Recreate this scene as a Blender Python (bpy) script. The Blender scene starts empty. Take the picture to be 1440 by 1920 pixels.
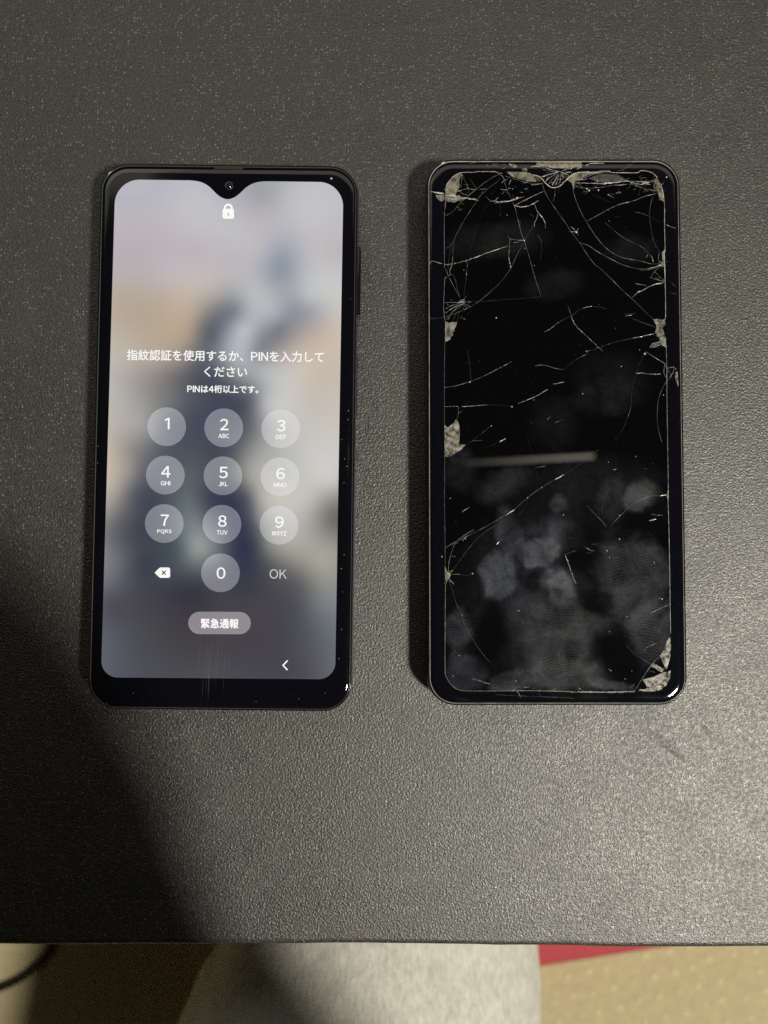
import bpy, bmesh, math, random
import numpy as np
from mathutils import Vector, Matrix, noise
from mathutils.geometry import tessellate_polygon

random.seed(7)
scene = bpy.context.scene
COL = scene.collection

# ------------------------------------------------------------------ camera
FPX = 26.0 / 36.0 * 1920.0            # focal length in photo pixels (26 mm equivalent)
CAM_Z = 0.224
TILT = math.radians(1.95)
cd = bpy.data.cameras.new("camera")
cam = bpy.data.objects.new("camera", cd)
COL.objects.link(cam)
cam.location = (0, 0, CAM_Z)
cam.rotation_euler = (TILT, 0, 0)
cd.sensor_fit = 'VERTICAL'
cd.sensor_height = 36.0
cd.sensor_width = 27.0
cd.lens = 26.0
cd.clip_start = 0.005
cd.clip_end = 50.0
cd.dof.use_dof = True
cd.dof.focus_distance = CAM_Z - 0.009
cd.dof.aperture_fstop = 8.5
scene.camera = cam
scene.render.resolution_x = 768
scene.render.resolution_y = 1024

# ------------------------------------------------------------------ world
world = bpy.data.worlds.new("World")
scene.world = world
world.use_nodes = True
bg = world.node_tree.nodes["Background"]
bg.inputs[0].default_value = (1.0, 0.93, 0.80, 1)
bg.inputs[1].default_value = 0.008

# ------------------------------------------------------------------ lamps
LAMP = Vector((0.85, -0.58, 1.35))
ld = bpy.data.lights.new("room_lamp", 'AREA')
ld.shape = 'DISK'
ld.size = 0.20
ld.energy = 34.0
ld.color = (1.0, 0.95, 0.82)
lo = bpy.data.objects.new("room_lamp", ld)
COL.objects.link(lo)
lo.location = LAMP
lo.rotation_euler = (-LAMP).to_track_quat('-Z', 'Y').to_euler()

scene.view_settings.view_transform = 'Standard'
scene.view_settings.look = 'None'
scene.view_settings.gamma = 1.0
scene.view_settings.exposure = 0.0
scene.view_settings.use_curve_mapping = False
scene.cycles.use_denoising = False
scene.cycles.max_bounces = 8
scene.cycles.sample_clamp_indirect = 4.0


def P(px, py, z):
    """photo pixel -> point of the horizontal plane at height z"""
    d = Vector(((px - 720.0) / FPX, -(py - 960.0) / FPX, -1.0))
    d = Matrix.Rotation(TILT, 3, 'X') @ d
    t = (z - CAM_Z) / d.z
    return Vector((d.x * t, d.y * t, z))


# strip lamp overhead: its mirror image is the pale bar on the broken phone's glass
def mirror_spot(px, py, z0, h):
    p = P(px, py, z0)
    k = 1.0 + (h - z0) / (CAM_Z - z0)
    return Vector((p.x * k, p.y * k, h))


SH = 1.45
a_ = mirror_spot(872, 868.5, 0.0095, SH)
b_ = mirror_spot(1114, 855.5, 0.0095, SH)
sd = bpy.data.lights.new("strip_lamp", 'AREA')
sd.shape = 'RECTANGLE'
sd.size = (b_ - a_).length
sd.size_y = 0.0080 * (1 + SH / CAM_Z) / 7.5
sd.energy = 4.4 * math.pi * sd.size * sd.size_y
sd.color = (1.0, 0.93, 0.72)
so = bpy.data.objects.new("strip_lamp", sd)
COL.objects.link(so)
so.location = (a_ + b_) / 2
so.rotation_euler = (0, 0, math.atan2(b_.y - a_.y, b_.x - a_.x))
sd.use_nodes = True                      # the tube is dim at one end
_t = sd.node_tree
_g = _t.nodes.new('ShaderNodeNewGeometry')
_x = _t.nodes.new('ShaderNodeSeparateXYZ')
_r = _t.nodes.new('ShaderNodeMapRange')
_r.inputs['From Min'].default_value = 0.0
_r.inputs['From Max'].default_value = 0.75
_r.inputs['To Min'].default_value = 0.12
_r.inputs['To Max'].default_value = 1.0
_t.links.new(_g.outputs['Parametric'], _x.inputs[0])
_t.links.new(_x.outputs['X'], _r.inputs['Value'])
_t.links.new(_r.outputs[0], _t.nodes['Emission'].inputs['Strength'])

# dim ceiling panel to the far left: a soft sheen on the glass corner and the mat
c_ = mirror_spot(-250, -220, 0.0, SH)
d_ = mirror_spot(292, 372, 0.0, SH)
pd = bpy.data.lights.new("ceiling_panel", 'AREA')
pd.shape = 'RECTANGLE'
pd.size = abs(d_.x - c_.x)
pd.size_y = abs(d_.y - c_.y)
pd.energy = 0.75 * math.pi * pd.size * pd.size_y
pd.color = (1.0, 0.95, 0.80)
po = bpy.data.objects.new("ceiling_panel", pd)
COL.objects.link(po)
po.location = (c_ + d_) / 2
# pale ceiling beyond the far edge: the soft sheen along the top of the mat
e_ = mirror_spot(-400, -260, 0.0, SH + 0.2)
f_ = mirror_spot(1800, 262, 0.0, SH + 0.2)
qd = bpy.data.lights.new("ceiling_glow", 'AREA')
qd.shape = 'RECTANGLE'
qd.size = abs(f_.x - e_.x)
qd.size_y = abs(f_.y - e_.y)
qd.energy = 1.05 * math.pi * qd.size * qd.size_y
qd.color = (1.0, 0.95, 0.80)
qo = bpy.data.objects.new("ceiling_glow", qd)
COL.objects.link(qo)
qo.location = (e_ + f_) / 2


# ------------------------------------------------------------------ helpers
def lin(c):
    c = c / 255.0
    return c / 12.92 if c <= 0.04045 else ((c + 0.055) / 1.055) ** 2.4


def lin3(rgb):
    return tuple(lin(v) for v in rgb)


def mk_obj(name, verts, faces, mat, parent=None, smooth=False, inv=None, attrs=None):
    me = bpy.data.meshes.new(name)
    if inv is not None:
        verts = [inv @ Vector(v) for v in verts]
    me.from_pydata([tuple(v) for v in verts], [], faces)
    if smooth:
        for p in me.polygons:
            p.use_smooth = True
    if attrs:
        for an, (ty, vals) in attrs.items():
            at = me.attributes.new(an, ty, 'POINT')
            if ty == 'FLOAT_COLOR':
                at.data.foreach_set("color", [x for v in vals for x in v])
            else:
                at.data.foreach_set("value", list(vals))
    me.update()
    o = bpy.data.objects.new(name, me)
    COL.objects.link(o)
    if mat is not None:
        me.materials.append(mat)
    if parent is not None:
        o.parent = parent
    return o


def tag(o, label, cat, group=None):
    o["label"] = label
    o["category"] = cat
    if group:
        o["group"] = group


def empty(name, loc, rz=0.0):
    o = bpy.data.objects.new(name, None)
    COL.objects.link(o)
    o.location = loc
    o.rotation_euler = (0, 0, rz)
    o.empty_display_size = 0.02
    return o


class NT:
    def __init__(self, name):
        self.m = bpy.data.materials.new(name)
        self.m.use_nodes = True
        self.t = self.m.node_tree
        self.b = self.t.nodes["Principled BSDF"]
        self.out = self.t.nodes["Material Output"]

    def n(self, ty, **kw):
        nd = self.t.nodes.new(ty)
        for k, v in kw.items():
            setattr(nd, k, v)
        return nd

    def link(self, a, b):
        self.t.links.new(a, b)

    def set(self, **kw):
        for k, v in kw.items():
            self.b.inputs[k.replace('_', ' ')].default_value = v

    def noise(self, vec, scale, detail=2.0, rough=0.5, dist=0.0):
        nd = self.n('ShaderNodeTexNoise')
        nd.inputs['Scale'].default_value = scale
        nd.inputs['Detail'].default_value = detail
        nd.inputs['Roughness'].default_value = rough
        nd.inputs['Distortion'].default_value = dist
        self.link(vec, nd.inputs['Vector'])
        return nd.outputs['Fac']

    def ramp(self, fac, stops):
        nd = self.n('ShaderNodeValToRGB')
        el = nd.color_ramp.elements
        while len(el) < len(stops):
            el.new(0.5)
        for e, (p, c) in zip(el, stops):
            e.position = p
            e.color = c if len(c) == 4 else (*c, 1)
        self.link(fac, nd.inputs['Fac'])
        return nd.outputs['Color']

    def math(self, op, a, b=None, clamp=False):
        nd = self.n('ShaderNodeMath', operation=op, use_clamp=clamp)
        for i, v in enumerate((a, b)):
            if v is None:
                continue
            if isinstance(v, (int, float)):
                nd.inputs[i].default_value = v
            else:
                self.link(v, nd.inputs[i])
        return nd.outputs[0]

    def mix(self, fac, a, b):
        nd = self.n('ShaderNodeMix', data_type='RGBA')
        if isinstance(fac, (int, float)):
            nd.inputs[0].default_value = fac
        else:
            self.link(fac, nd.inputs[0])
        for i, v in ((6, a), (7, b)):
            if isinstance(v, tuple):
                nd.inputs[i].default_value = v if len(v) == 4 else (*v, 1)
            else:
                self.link(v, nd.inputs[i])
        return nd.outputs[2]

    def bump(self, h, strength, dist):
        nd = self.n('ShaderNodeBump')
        nd.inputs['Strength'].default_value = strength
        nd.inputs['Distance'].default_value = dist
        self.link(h, nd.inputs['Height'])
        self.link(nd.outputs[0], self.b.inputs['Normal'])
        return nd

    def obj(self):
        return self.n('ShaderNodeTexCoord').outputs['Object']

    def attr(self, name):
        return self.n('ShaderNodeAttribute', attribute_name=name)


# ------------------------------------------------------------------ materials
def mat_mat():
    k = NT("pebbled_mat")
    v = k.obj()

    def streak(x0, y0, x1, y1, wid):
        """soft elongated mark between two photo points, wid = half width in photo px"""
        a, b = P(x0, y0, 0), P(x1, y1, 0)
        mp = k.n('ShaderNodeMapping', vector_type='TEXTURE')
        mp.inputs['Location'].default_value = (a + b) / 2
        mp.inputs['Rotation'].default_value = (0, 0, math.atan2(b.y - a.y, b.x - a.x))
        mp.inputs['Scale'].default_value = ((b - a).length / 2, wid * 0.1615 * 0.001, 1)
        k.link(v, mp.inputs['Vector'])
        ln = k.n('ShaderNodeVectorMath', operation='LENGTH')
        k.link(mp.outputs[0], ln.inputs[0])
        mr = k.n('ShaderNodeMapRange', interpolation_type='SMOOTHSTEP')
        mr.inputs['From Min'].default_value = 1.0
        mr.inputs['From Max'].default_value = 0.15
        k.link(ln.outputs['Value'], mr.inputs['Value'])
        return mr.outputs[0]

    def total(items):
        acc = None
        for amt, it in items:
            it = k.math('MULTIPLY', it, amt)
            acc = it if acc is None else k.math('ADD', acc, it)
        return acc

    big = k.noise(v, 9.0, 4, 0.65)
    mid = k.noise(v, 70.0, 4, 0.65)
    g = k.noise(v, 1500.0, 2.0, 0.6)
    f = k.noise(v, 2300.0, 1.0, 0.5)
    h = k.math('ADD', k.math('MULTIPLY', g, 1.0), k.math('MULTIPLY', f, 0.35))
    # pale flecks in the skin of the mat
    vo = k.n('ShaderNodeTexVoronoi', voronoi_dimensions='2D')
    vo.inputs['Scale'].default_value = 1100.0
    k.link(v, vo.inputs['Vector'])
    sx = k.n('ShaderNodeSeparateColor')
    k.link(vo.outputs['Color'], sx.inputs[0])
    pick = k.math('GREATER_THAN', sx.outputs[0], 0.70)
    dome = k.n('ShaderNodeMapRange', interpolation_type='SMOOTHSTEP')
    dome.inputs['From Min'].default_value = 0.36
    dome.inputs['From Max'].default_value = 0.12
    k.link(vo.outputs['Distance'], dome.inputs['Value'])
    fleck = k.math('MULTIPLY', k.math('MULTIPLY', dome.outputs[0], pick), k.math('POWER', sx.outputs[1], 2.2))
    # rubbed scuffs and soft creases
    dark = total([(.5, streak(1188, 1350, 1322, 1450, 8)), (.4, streak(1225, 1385, 1300, 1438, 5)), (.45, streak(1310, 1352, 1335, 1385, 9)),
                  (.35, streak(1118, 170, 1136, 205, 9)), (.4, streak(1385, 1560, 1450, 1520, 16)), (.3, streak(1330, 1480, 1440, 1500, 20))])
    pale = total([(.55, streak(1275, 1650, 1262, 1760, 16)), (.5, streak(928, 234, 962, 242, 8)), (.3, streak(1190, 1560, 1160, 1700, 30)),
                  (.3, streak(40, 470, 60, 700, 40)), (.35, streak(560, 1640, 900, 1655, 26))])
    crease = total([(1.0, streak(-80, 866, 190, 852, 9)), (-.8, streak(-80, 852, 190, 838, 9)), (.7, streak(690, 1352, 1300, 1378, 12)),
                    (1.0, streak(1180, 1345, 1330, 1456, 10)), (.8, streak(1360, 1330, 1450, 1470, 12)), (.6, streak(560, 60, 900, 40, 14))])
    rub = k.ramp(k.noise(v, 500.0, 3, 0.6), [(0.3, (0.4,) * 3), (0.65, (1.0,) * 3)])
    dark = k.math('MULTIPLY', dark, rub, clamp=True)
    base = k.ramp(k.math('ADD', k.math('MULTIPLY', big, 0.6), k.math('MULTIPLY', mid, 0.4)),
                  [(0.3, (0.0190, 0.0181, 0.0148)), (0.7, (0.0265, 0.0252, 0.021))])
    gr = k.ramp(k.noise(v, 1900.0, 2.0, 0.6), [(0.32, (0.45,) * 3), (0.68, (1.6,) * 3)])
    mul = k.n('ShaderNodeMix', data_type='RGBA', blend_type='MULTIPLY')
    mul.inputs[0].default_value = 1.0
    k.link(base, mul.inputs[6])
    k.link(gr, mul.inputs[7])
    base = k.mix(k.math('MULTIPLY', fleck, 0.9), mul.outputs[2], (0.25, 0.24, 0.205))
    base = k.mix(k.math('MULTIPLY', dark, 0.8), base, (0.02, 0.017, 0.015))
    base = k.mix(k.math('MULTIPLY', pale, 0.5, clamp=True), base, (0.085, 0.082, 0.07))
    k.link(base, k.b.inputs['Base Color'])
    rg = k.ramp(k.noise(v, 800.0, 2, 0.6), [(0.3, (0.38,) * 3), (0.7, (0.58,) * 3)])
    rg = k.math('ADD', rg, k.math('MULTIPLY', k.math('SUBTRACT', big, 0.5), 0.16))
    rg = k.math('ADD', rg, k.math('MULTIPLY', k.math('SUBTRACT', mid, 0.5), 0.18))
    rg = k.math('ADD', rg, k.math('MULTIPLY', dark, 0.22))
    k.link(rg, k.b.inputs['Roughness'])
    k.set(IOR=1.62)
    k.b.inputs['Specular IOR Level'].default_value = 1.0
    b1 = k.bump(h, 1.0, 0.00024)
    b2 = k.n('ShaderNodeBump')
    b2.inputs['Distance'].default_value = 0.00010
    k.link(crease, b2.inputs['Height'])
    k.link(b2.outputs[0], b1.inputs['Normal'])
    return k.m


def mat_simple(name, col, rough, spec_ior=1.5, grain=None, coat=0.0, metallic=0.0):
    k = NT(name)
    k.set(Base_Color=(*col, 1), Roughness=rough, IOR=spec_ior, Coat_Weight=coat, Metallic=metallic)
    if grain:
        sc, amt, bs = grain
        v = k.obj()
        n = k.noise(v, sc, 3, 0.6)
        k.link(k.ramp(n, [(0.25, tuple(c * (1 - amt) for c in col)), (0.75, tuple(c * (1 + amt) for c in col))]),
               k.b.inputs['Base Color'])
        if bs:
            k.bump(n, 0.6, bs)
    return k.m


def mat_glass_black(name):
    k = NT(name)
    v = k.obj()
    n = k.noise(v, 900.0, 2, 0.6)
    dust = k.ramp(n, [(0.70, (0, 0, 0)), (0.80, (0.05, 0.05, 0.05))])
    base = k.mix(1.0, (0.0035, 0.0038, 0.006), (0.0035, 0.0038, 0.006))
    add = k.n('ShaderNodeMix', data_type='RGBA', blend_type='ADD')
    add.inputs[0].default_value = 0.35
    k.link(base, add.inputs[6])
    k.link(dust, add.inputs[7])
    k.link(add.outputs[2], k.b.inputs['Base Color'])
    smear = k.noise(v, 45.0, 4, 0.65)
    k.link(k.ramp(smear, [(0.35, (0.025,) * 3), (0.75, (0.13,) * 3)]), k.b.inputs['Roughness'])
    k.set(IOR=1.5)
    return k.m


def mat_screen(name="lit_screen"):
    k = NT(name)
    a = k.attr("glow")
    k.set(Base_Color=(0.004, 0.004, 0.006, 1), Roughness=0.05, IOR=1.5, Emission_Strength=1.0)
    k.link(a.outputs['Color'], k.b.inputs['Emission Color'])
    return k.m


def mat_glow(name, rgb, s=1.0):
    k = NT(name)
    k.set(Base_Color=(0.004, 0.004, 0.006, 1), Roughness=0.05, IOR=1.5, Emission_Strength=s)
    k.b.inputs['Emission Color'].default_value = (*lin3(rgb), 1)
    return k.m


def mat_dead_display():
    """black glass with greasy finger marks; 'smudge' = how much grease, 'ridge' = print phase"""
    k = NT("smudged_black_glass")
    v = k.obj()
    sm = k.attr("smudge").outputs['Fac']
    rg = k.attr("ridge").outputs['Fac']
    rm = k.attr("ridge_amount").outputs['Fac']
    cloud = k.noise(v, 110.0, 5, 0.65, 0.6)
    fine = k.noise(v, 1400.0, 3, 0.7)
    wob = k.math('MULTIPLY', k.noise(v, 420.0, 2, 0.5), 0.8)
    ph = k.math('ADD', rg, wob)
    s = k.math('SINE', k.math('MULTIPLY', ph, 2 * math.pi))
    s = k.math('MULTIPLY', k.math('ADD', s, 1.0), 0.5)
    ridge = k.math('ADD', k.math('MULTIPLY', k.math('SUBTRACT', s, 1.0), k.math('MULTIPLY', rm, 0.5)), 1.0)
    c2 = k.math('MULTIPLY', k.ramp(cloud, [(0.30, (0.15,) * 3), (0.70, (1.0,) * 3)]), k.ramp(k.noise(v, 320.0, 4, 0.7, 1.0), [(0.3, (0.8,) * 3), (0.7, (1.0,) * 3)]))
    c2 = k.math('MULTIPLY', c2, 1.3)
    f2 = k.ramp(fine, [(0.3, (0.75,) * 3), (0.7, (1.2,) * 3)])
    m = k.math('MULTIPLY', k.math('MULTIPLY', sm, ridge), k.math('MULTIPLY', c2, f2))
    tint = k.mix(k.noise(v, 50.0, 2), (0.085, 0.097, 0.145), (0.130, 0.132, 0.130))
    dust = k.ramp(k.noise(v, 1000.0, 2, 0.6), [(0.735, (0, 0, 0)), (0.80, (0.11, 0.105, 0.09))])
    base = k.mix(m, (0.0022, 0.0023, 0.0032), tint)
    add = k.n('ShaderNodeMix', data_type='RGBA', blend_type='ADD')
    add.inputs[0].default_value = 0.5
    k.link(base, add.inputs[6])
    k.link(dust, add.inputs[7])
    k.link(add.outputs[2], k.b.inputs['Base Color'])
    r = k.math('ADD', k.math('MULTIPLY', sm, 0.13), 0.008)
    k.link(r, k.b.inputs['Roughness'])
    k.set(IOR=1.5)
    return k.m


def mat_crack():
    """fractured glass: whitish scattering faces; 'vis' = how open the fracture is"""
    k = NT("fractured_glass")
    v = k.obj()
    a = k.attr("vis").outputs['Fac']
    n = k.noise(v, 900.0, 3, 0.7)
    f = k.math('MULTIPLY', a, k.ramp(n, [(0.3, (0.55,) * 3), (0.65, (1.15,) * 3)]), clamp=True)
    k.set(Base_Color=(0.72, 0.715, 0.67, 1), Roughness=0.2, IOR=1.5)
    tr = k.n('ShaderNodeBsdfTransparent')
    mx = k.n('ShaderNodeMixShader')
    k.link(f, mx.inputs[0])
    k.link(tr.outputs[0], mx.inputs[1])
    k.link(k.b.outputs[0], mx.inputs[2])
    k.link(mx.outputs[0], k.out.inputs['Surface'])
    return k.m


def mat_chip(name, c0, c1, lo_f, hi_f, scale=350.0):
    k = NT(name)
    v = k.obj()
    n = k.noise(v, scale, 4, 0.7, 0.5)
    k.link(k.ramp(n, [(0.3, c0), (0.7, c1)]), k.b.inputs['Base Color'])
    k.set(Roughness=0.4)
    k.bump(k.noise(v, 1400.0, 3, 0.7), 0.8, 0.0001)
    tr = k.n('ShaderNodeBsdfTransparent')
    mx = k.n('ShaderNodeMixShader')
    k.link(k.ramp(k.noise(v, scale * 1.7, 3, 0.6), [(0.35, (lo_f,) * 3), (0.6, (hi_f,) * 3)]), mx.inputs[0])
    k.link(tr.outputs[0], mx.inputs[1])
    k.link(k.b.outputs[0], mx.inputs[2])
    k.link(mx.outputs[0], k.out.inputs['Surface'])
    return k.m


def mat_trouser():
    k = NT("heather_grey_cloth")
    v = k.obj()
    w = k.n('ShaderNodeMapping')
    w.inputs['Scale'].default_value = (1.0, 0.25, 1.0)
    k.link(v, w.inputs['Vector'])
    n = k.noise(w.outputs[0], 700.0, 4, 0.7)
    n2 = k.noise(v, 130.0, 3, 0.6)
    k.link(k.ramp(k.math('ADD', k.math('MULTIPLY', n, 0.65), k.math('MULTIPLY', n2, 0.35)),
                  [(0.3, (0.40, 0.39, 0.34)), (0.68, (0.76, 0.74, 0.67))]), k.b.inputs['Base Color'])
    k.set(Roughness=0.95)
    k.b.inputs['Sheen Weight'].default_value = 0.2
    k.bump(n, 0.7, 0.0008)
    return k.m


def mat_floor():
    k = NT("beige_floor_cover")
    v = k.obj()
    n = k.noise(v, 160.0, 3, 0.6)
    base = k.ramp(n, [(0.3, (0.48, 0.41, 0.235)), (0.7, (0.57, 0.49, 0.29))])
    k.link(base, k.b.inputs['Base Color'])
    k.set(Roughness=0.85)
    k.bump(k.noise(v, 800.0, 2), 0.4, 0.0006)
    return k.m


M_MAT = mat_mat()
M_FRAME = mat_simple("black_plastic_frame", (0.007, 0.0075, 0.010), 0.13)
M_FRAME2 = mat_simple("black_worn_frame", (0.007, 0.007, 0.008), 0.13, grain=(300, 0.35, None))
M_GLASS = mat_glass_black("black_cover_glass")
M_SCREEN = mat_screen()
M_TEXT = mat_glow("white_glyphs", (250, 250, 246))
M_TEXT_DIM = mat_glow("pale_glyphs", (205, 202, 203))
M_DARKGLYPH = mat_glow("dark_glyphs", (58, 60, 70))
M_DEAD = mat_dead_display()
M_CRACK = mat_crack()
M_CHIP = mat_chip("crushed_glass", (0.15, 0.148, 0.13), (0.46, 0.448, 0.39), 0.12, 0.85, 420.0)
M_EDGE = mat_chip("pale_glass_edge", (0.27, 0.255, 0.185), (0.42, 0.40, 0.31), 0.18, 0.72, 260.0)
M_FACET = mat_chip("grey_glass_facet", (0.10, 0.10, 0.09), (0.17, 0.165, 0.15), 0.3, 0.6)
M_LENS = mat_simple("camera_lens", (0.01, 0.01, 0.013), 0.05, coat=1.0)
M_LENSRING = mat_simple("camera_ring", (0.02, 0.02, 0.024), 0.35)
M_GRILLE = mat_simple("earpiece_grille", (0.018, 0.018, 0.019), 0.45, grain=(2500, 0.6, None))
M_TROUSER = mat_trouser()
M_SLEEVE = mat_simple("dark_sleeve_cloth", (0.03, 0.03, 0.035), 0.9, grain=(900, 0.3, 0.0005))
M_FLOOR = mat_floor()
M_DOT = mat_simple("pale_floor_dots", (0.64, 0.565, 0.345), 0.85)
M_RED = mat_simple("red_cloth", (0.50, 0.07, 0.085), 0.9, grain=(400, 0.15, 0.0005))
M_CABLE = mat_simple("black_cable", (0.012, 0.012, 0.012), 0.45)

# ------------------------------------------------------------------ desk mat
FRONT = [(-700, 1774), (0, 1775.5), (300, 1775), (720, 1773.5), (1000, 1777), (1300, 1781), (1440, 1779), (2200, 1776)]


def front_y(x):
    pts = [P(a, b, 0) for a, b in FRONT]
    if x <= pts[0].x:
        return pts[0].y
    for p, q in zip(pts, pts[1:]):
        if p.x <= x <= q.x:
            t = (x - p.x) / (q.x - p.x)
            t = t * t * (3 - 2 * t)
            return p.y + (q.y - p.y) * t + 0.00035 * noise.noise(Vector((x * 38, 0, 2))) + 0.00012 * noise.noise(Vector((x * 170, 0, 5)))
    return pts[-1].y


def build_mat():
    nx = 150
    xs = [-0.42 + 0.84 * i / nx for i in range(nx + 1)]
    R = 0.0022
    T = 0.010
    prof = []                                  # (dy from the front line, z)
    for j in range(7):
        a = math.pi / 2 * j / 6
        prof.append((R - R * math.sin(a), -R + R * math.cos(a)))
    prof.append((0.0002, -T + 0.001))
    prof.append((0.0015, -T))
    deep = [0.012 * j for j in range(1, 26)] + [0.34, 0.40, 0.50, 0.62]
    verts, faces = [], []
    rows = [('t', d) for d in reversed(deep)] + [('p', p) for p in prof]
    for kind, d in rows:
        for x in xs:
            fy = front_y(x)
            if kind == 't':
                y = fy + R + d
                verts.append((x, y, 0.0))
            else:
                verts.append((x, fy + d[0], d[1]))
    n = nx + 1
    for r in range(len(rows) - 1):
        for i in range(nx):
            a = r * n + i
            faces.append((a, a + n, a + n + 1, a + 1))
    # underside
    b = len(verts)
    for x in (xs[0], xs[-1]):
        verts.append((x, front_y(x) + R + 0.62, -T))
    faces.append(tuple([(len(rows) - 1) * n + i for i in range(n)] + [b + 1, b]))
    faces.append((0, n - 1, b + 1, b)[::1])
    o = mk_obj("desk_mat", verts, faces, M_MAT, smooth=False)
    for p in o.data.polygons:
        p.use_smooth = abs(p.normal.z) < 0.999
    tag(o, "dark grey pebbled desk mat with pale glints, under both phones", "desk mat")
    return o


build_mat()


# ------------------------------------------------------------------ phones: shared shape code
def rrect(w, h, r, n=10):
    r = max(r, 1e-5)
    pts = []
    for cx, cy, a0 in ((w / 2 - r, h / 2 - r, 0), (-w / 2 + r, h / 2 - r, 90),
                       (-w / 2 + r, -h / 2 + r, 180), (w / 2 - r, -h / 2 + r, 270)):
        for i in range(n + 1):
            a = math.radians(a0 + 90 * i / n)
            pts.append((cx + r * math.cos(a), cy + r * math.sin(a)))
    return pts


def loops(w, h, r, prof, cap_top=False, cap_bot=False, n=10):
    verts, faces = [], []
    m = 4 * (n + 1)
    for o, z in prof:
        for x, y in rrect(w + 2 * o, h + 2 * o, r + o, n):
            verts.append((x, y, z))
    for k in range(len(prof) - 1):
        for i in range(m):
            j = (i + 1) % m
            faces.append((k * m + i, k * m + j, (k + 1) * m + j, (k + 1) * m + i))
    if cap_bot:
        faces.append(tuple(reversed(range(m))))
    if cap_top:
        faces.append(tuple(range((len(prof) - 1) * m, len(prof) * m)))
    return verts, faces


ZS = 1.09                               # phone thickness scale
Z_RIM, Z_FACE = 0.0084 * ZS, 0.0087 * ZS
MM = 0.001


class Phone:
    def __init__(self, name, rim, radius, frame_mat, seam_mat):
        c = [P(x, y, Z_RIM) for x, y in rim]           # TL TR BR BL
        ctr = sum(c, Vector()) / 4
        up = ((c[0] - c[3]) + (c[1] - c[2])) / 2
        rt = ((c[1] - c[0]) + (c[2] - c[3])) / 2
        ang = (math.atan2(rt.y, rt.x) + math.atan2(-up.x, up.y)) / 2
        self.w, self.h, self.ang, self.r = rt.length, up.length, ang, radius
        self.root = empty(name, (ctr.x, ctr.y, 0), ang)
        self.inv = (Matrix.Translation((ctr.x, ctr.y, 0)) @ Matrix.Rotation(ang, 4, 'Z')).inverted()
        prof = [(-2.2, .25), (-1.2, .45), (-.2, 1.2), (.25, 2.2), (.45, 3.6), (.48, 5.0), (.42, 6.4), (.25, 7.5),
                (.14, 8.05), (.05, 8.34), (-.08, 8.47), (-.20, 8.47), (-.32, 8.36), (-.40, 8.15), (-.42, 7.8), (-.42, 7.4)]
        v, f = loops(self.w, self.h, self.r, [(a * MM, b * MM * ZS) for a, b in prof], cap_bot=True)
        self.frame = mk_obj("frame", v, f, frame_mat, self.root, smooth=True)
        gp = [(-.46, 7.5), (-.47, 8.0), (-.56, 8.26), (-.82, 8.45), (-1.3, 8.60), (-2.0, 8.675), (-2.8, 8.70)]
        v, f = loops(self.w, self.h, self.r, [(a * MM, b * MM * ZS) for a, b in gp], cap_top=True)
        self.glass = mk_obj("cover_glass", v, f, M_GLASS, self.root, smooth=True)
        self.glass.data.polygons[-1].use_smooth = False
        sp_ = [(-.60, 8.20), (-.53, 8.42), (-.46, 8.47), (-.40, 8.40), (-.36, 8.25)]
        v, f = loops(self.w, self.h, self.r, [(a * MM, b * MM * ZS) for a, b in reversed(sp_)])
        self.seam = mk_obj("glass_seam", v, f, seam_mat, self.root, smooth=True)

    def loc(self, px, py, z=Z_FACE):
        return self.inv @ P(px, py, z)


def bil(q, s, t):
    (x0, y0), (x1, y1), (x2, y2), (x3, y3) = q         # TL TR BR BL
    return ((1 - s) * (1 - t) * x0 + s * (1 - t) * x1 + s * t * x2 + (1 - s) * t * x3,
            (1 - s) * (1 - t) * y0 + s * (1 - t) * y1 + s * t * y2 + (1 - s) * t * y3)


def interp(pts, x):
    if x <= pts[0][0]:
        return pts[0][1]
    for (a, b), (c, d) in zip(pts, pts[1:]):
        if a <= x <= c:
            t = (x - a) / (c - a)
            return b + (d - b) * t
    return pts[-1][1]


def smooth_pts(pts, sub=6):
    out = []
    for i in range(len(pts) - 1):
        p0 = pts[max(i - 1, 0)]
        p1, p2 = pts[i], pts[i + 1]
        p3 = pts[min(i + 2, len(pts) - 1)]
        for k in range(sub):
            t = k / sub
            out.append(tuple(0.5 * ((2 * b) + (-a + c) * t + (2 * a - 5 * b + 4 * c - d) * t * t
                                    + (-a + 3 * b - 3 * c + d) * t ** 3)
                             for a, b, c, d in zip(p0, p1, p2, p3)))
    out.append(tuple(pts[-1]))
    return out


def display_grid(quad, W, H, rt, rb, notch, nx, ny):
    """column grid of a display: rounded corners plus a notch cut into its top edge.
       W,H nominal pixel size; notch = [(x, depth)...] in px from the left / top. returns px points and faces"""
    xs = [W * i / nx for i in range(nx + 1)]
    extra = []
    for r in (rt, rb):
        for k in range(1, 14):
            d = r * (1 - math.cos(math.pi / 2 * k / 14))
            extra += [d, W - d]
    xs = sorted(set(round(x, 3) for x in xs + extra))
    pts = []
    for x in xs:
        d = min(x, W - x)
        top = rt - math.sqrt(max(0, rt * rt - (rt - d) ** 2)) if d < rt else 0.0
        bot = H - (rb - math.sqrt(max(0, rb * rb - (rb - d) ** 2))) if d < rb else H
        top = max(top, interp(notch, x))
        for j in range(ny + 1):
            y = top + (bot - top) * j / ny
            pts.append(bil(quad, x / W, y / H))
    n = ny + 1
    faces = []
    for i in range(len(xs) - 1):
        for j in range(ny):
            a = i * n + j
            faces.append((a, a + 1, a + n + 1, a + n))
    return pts, faces


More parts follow.
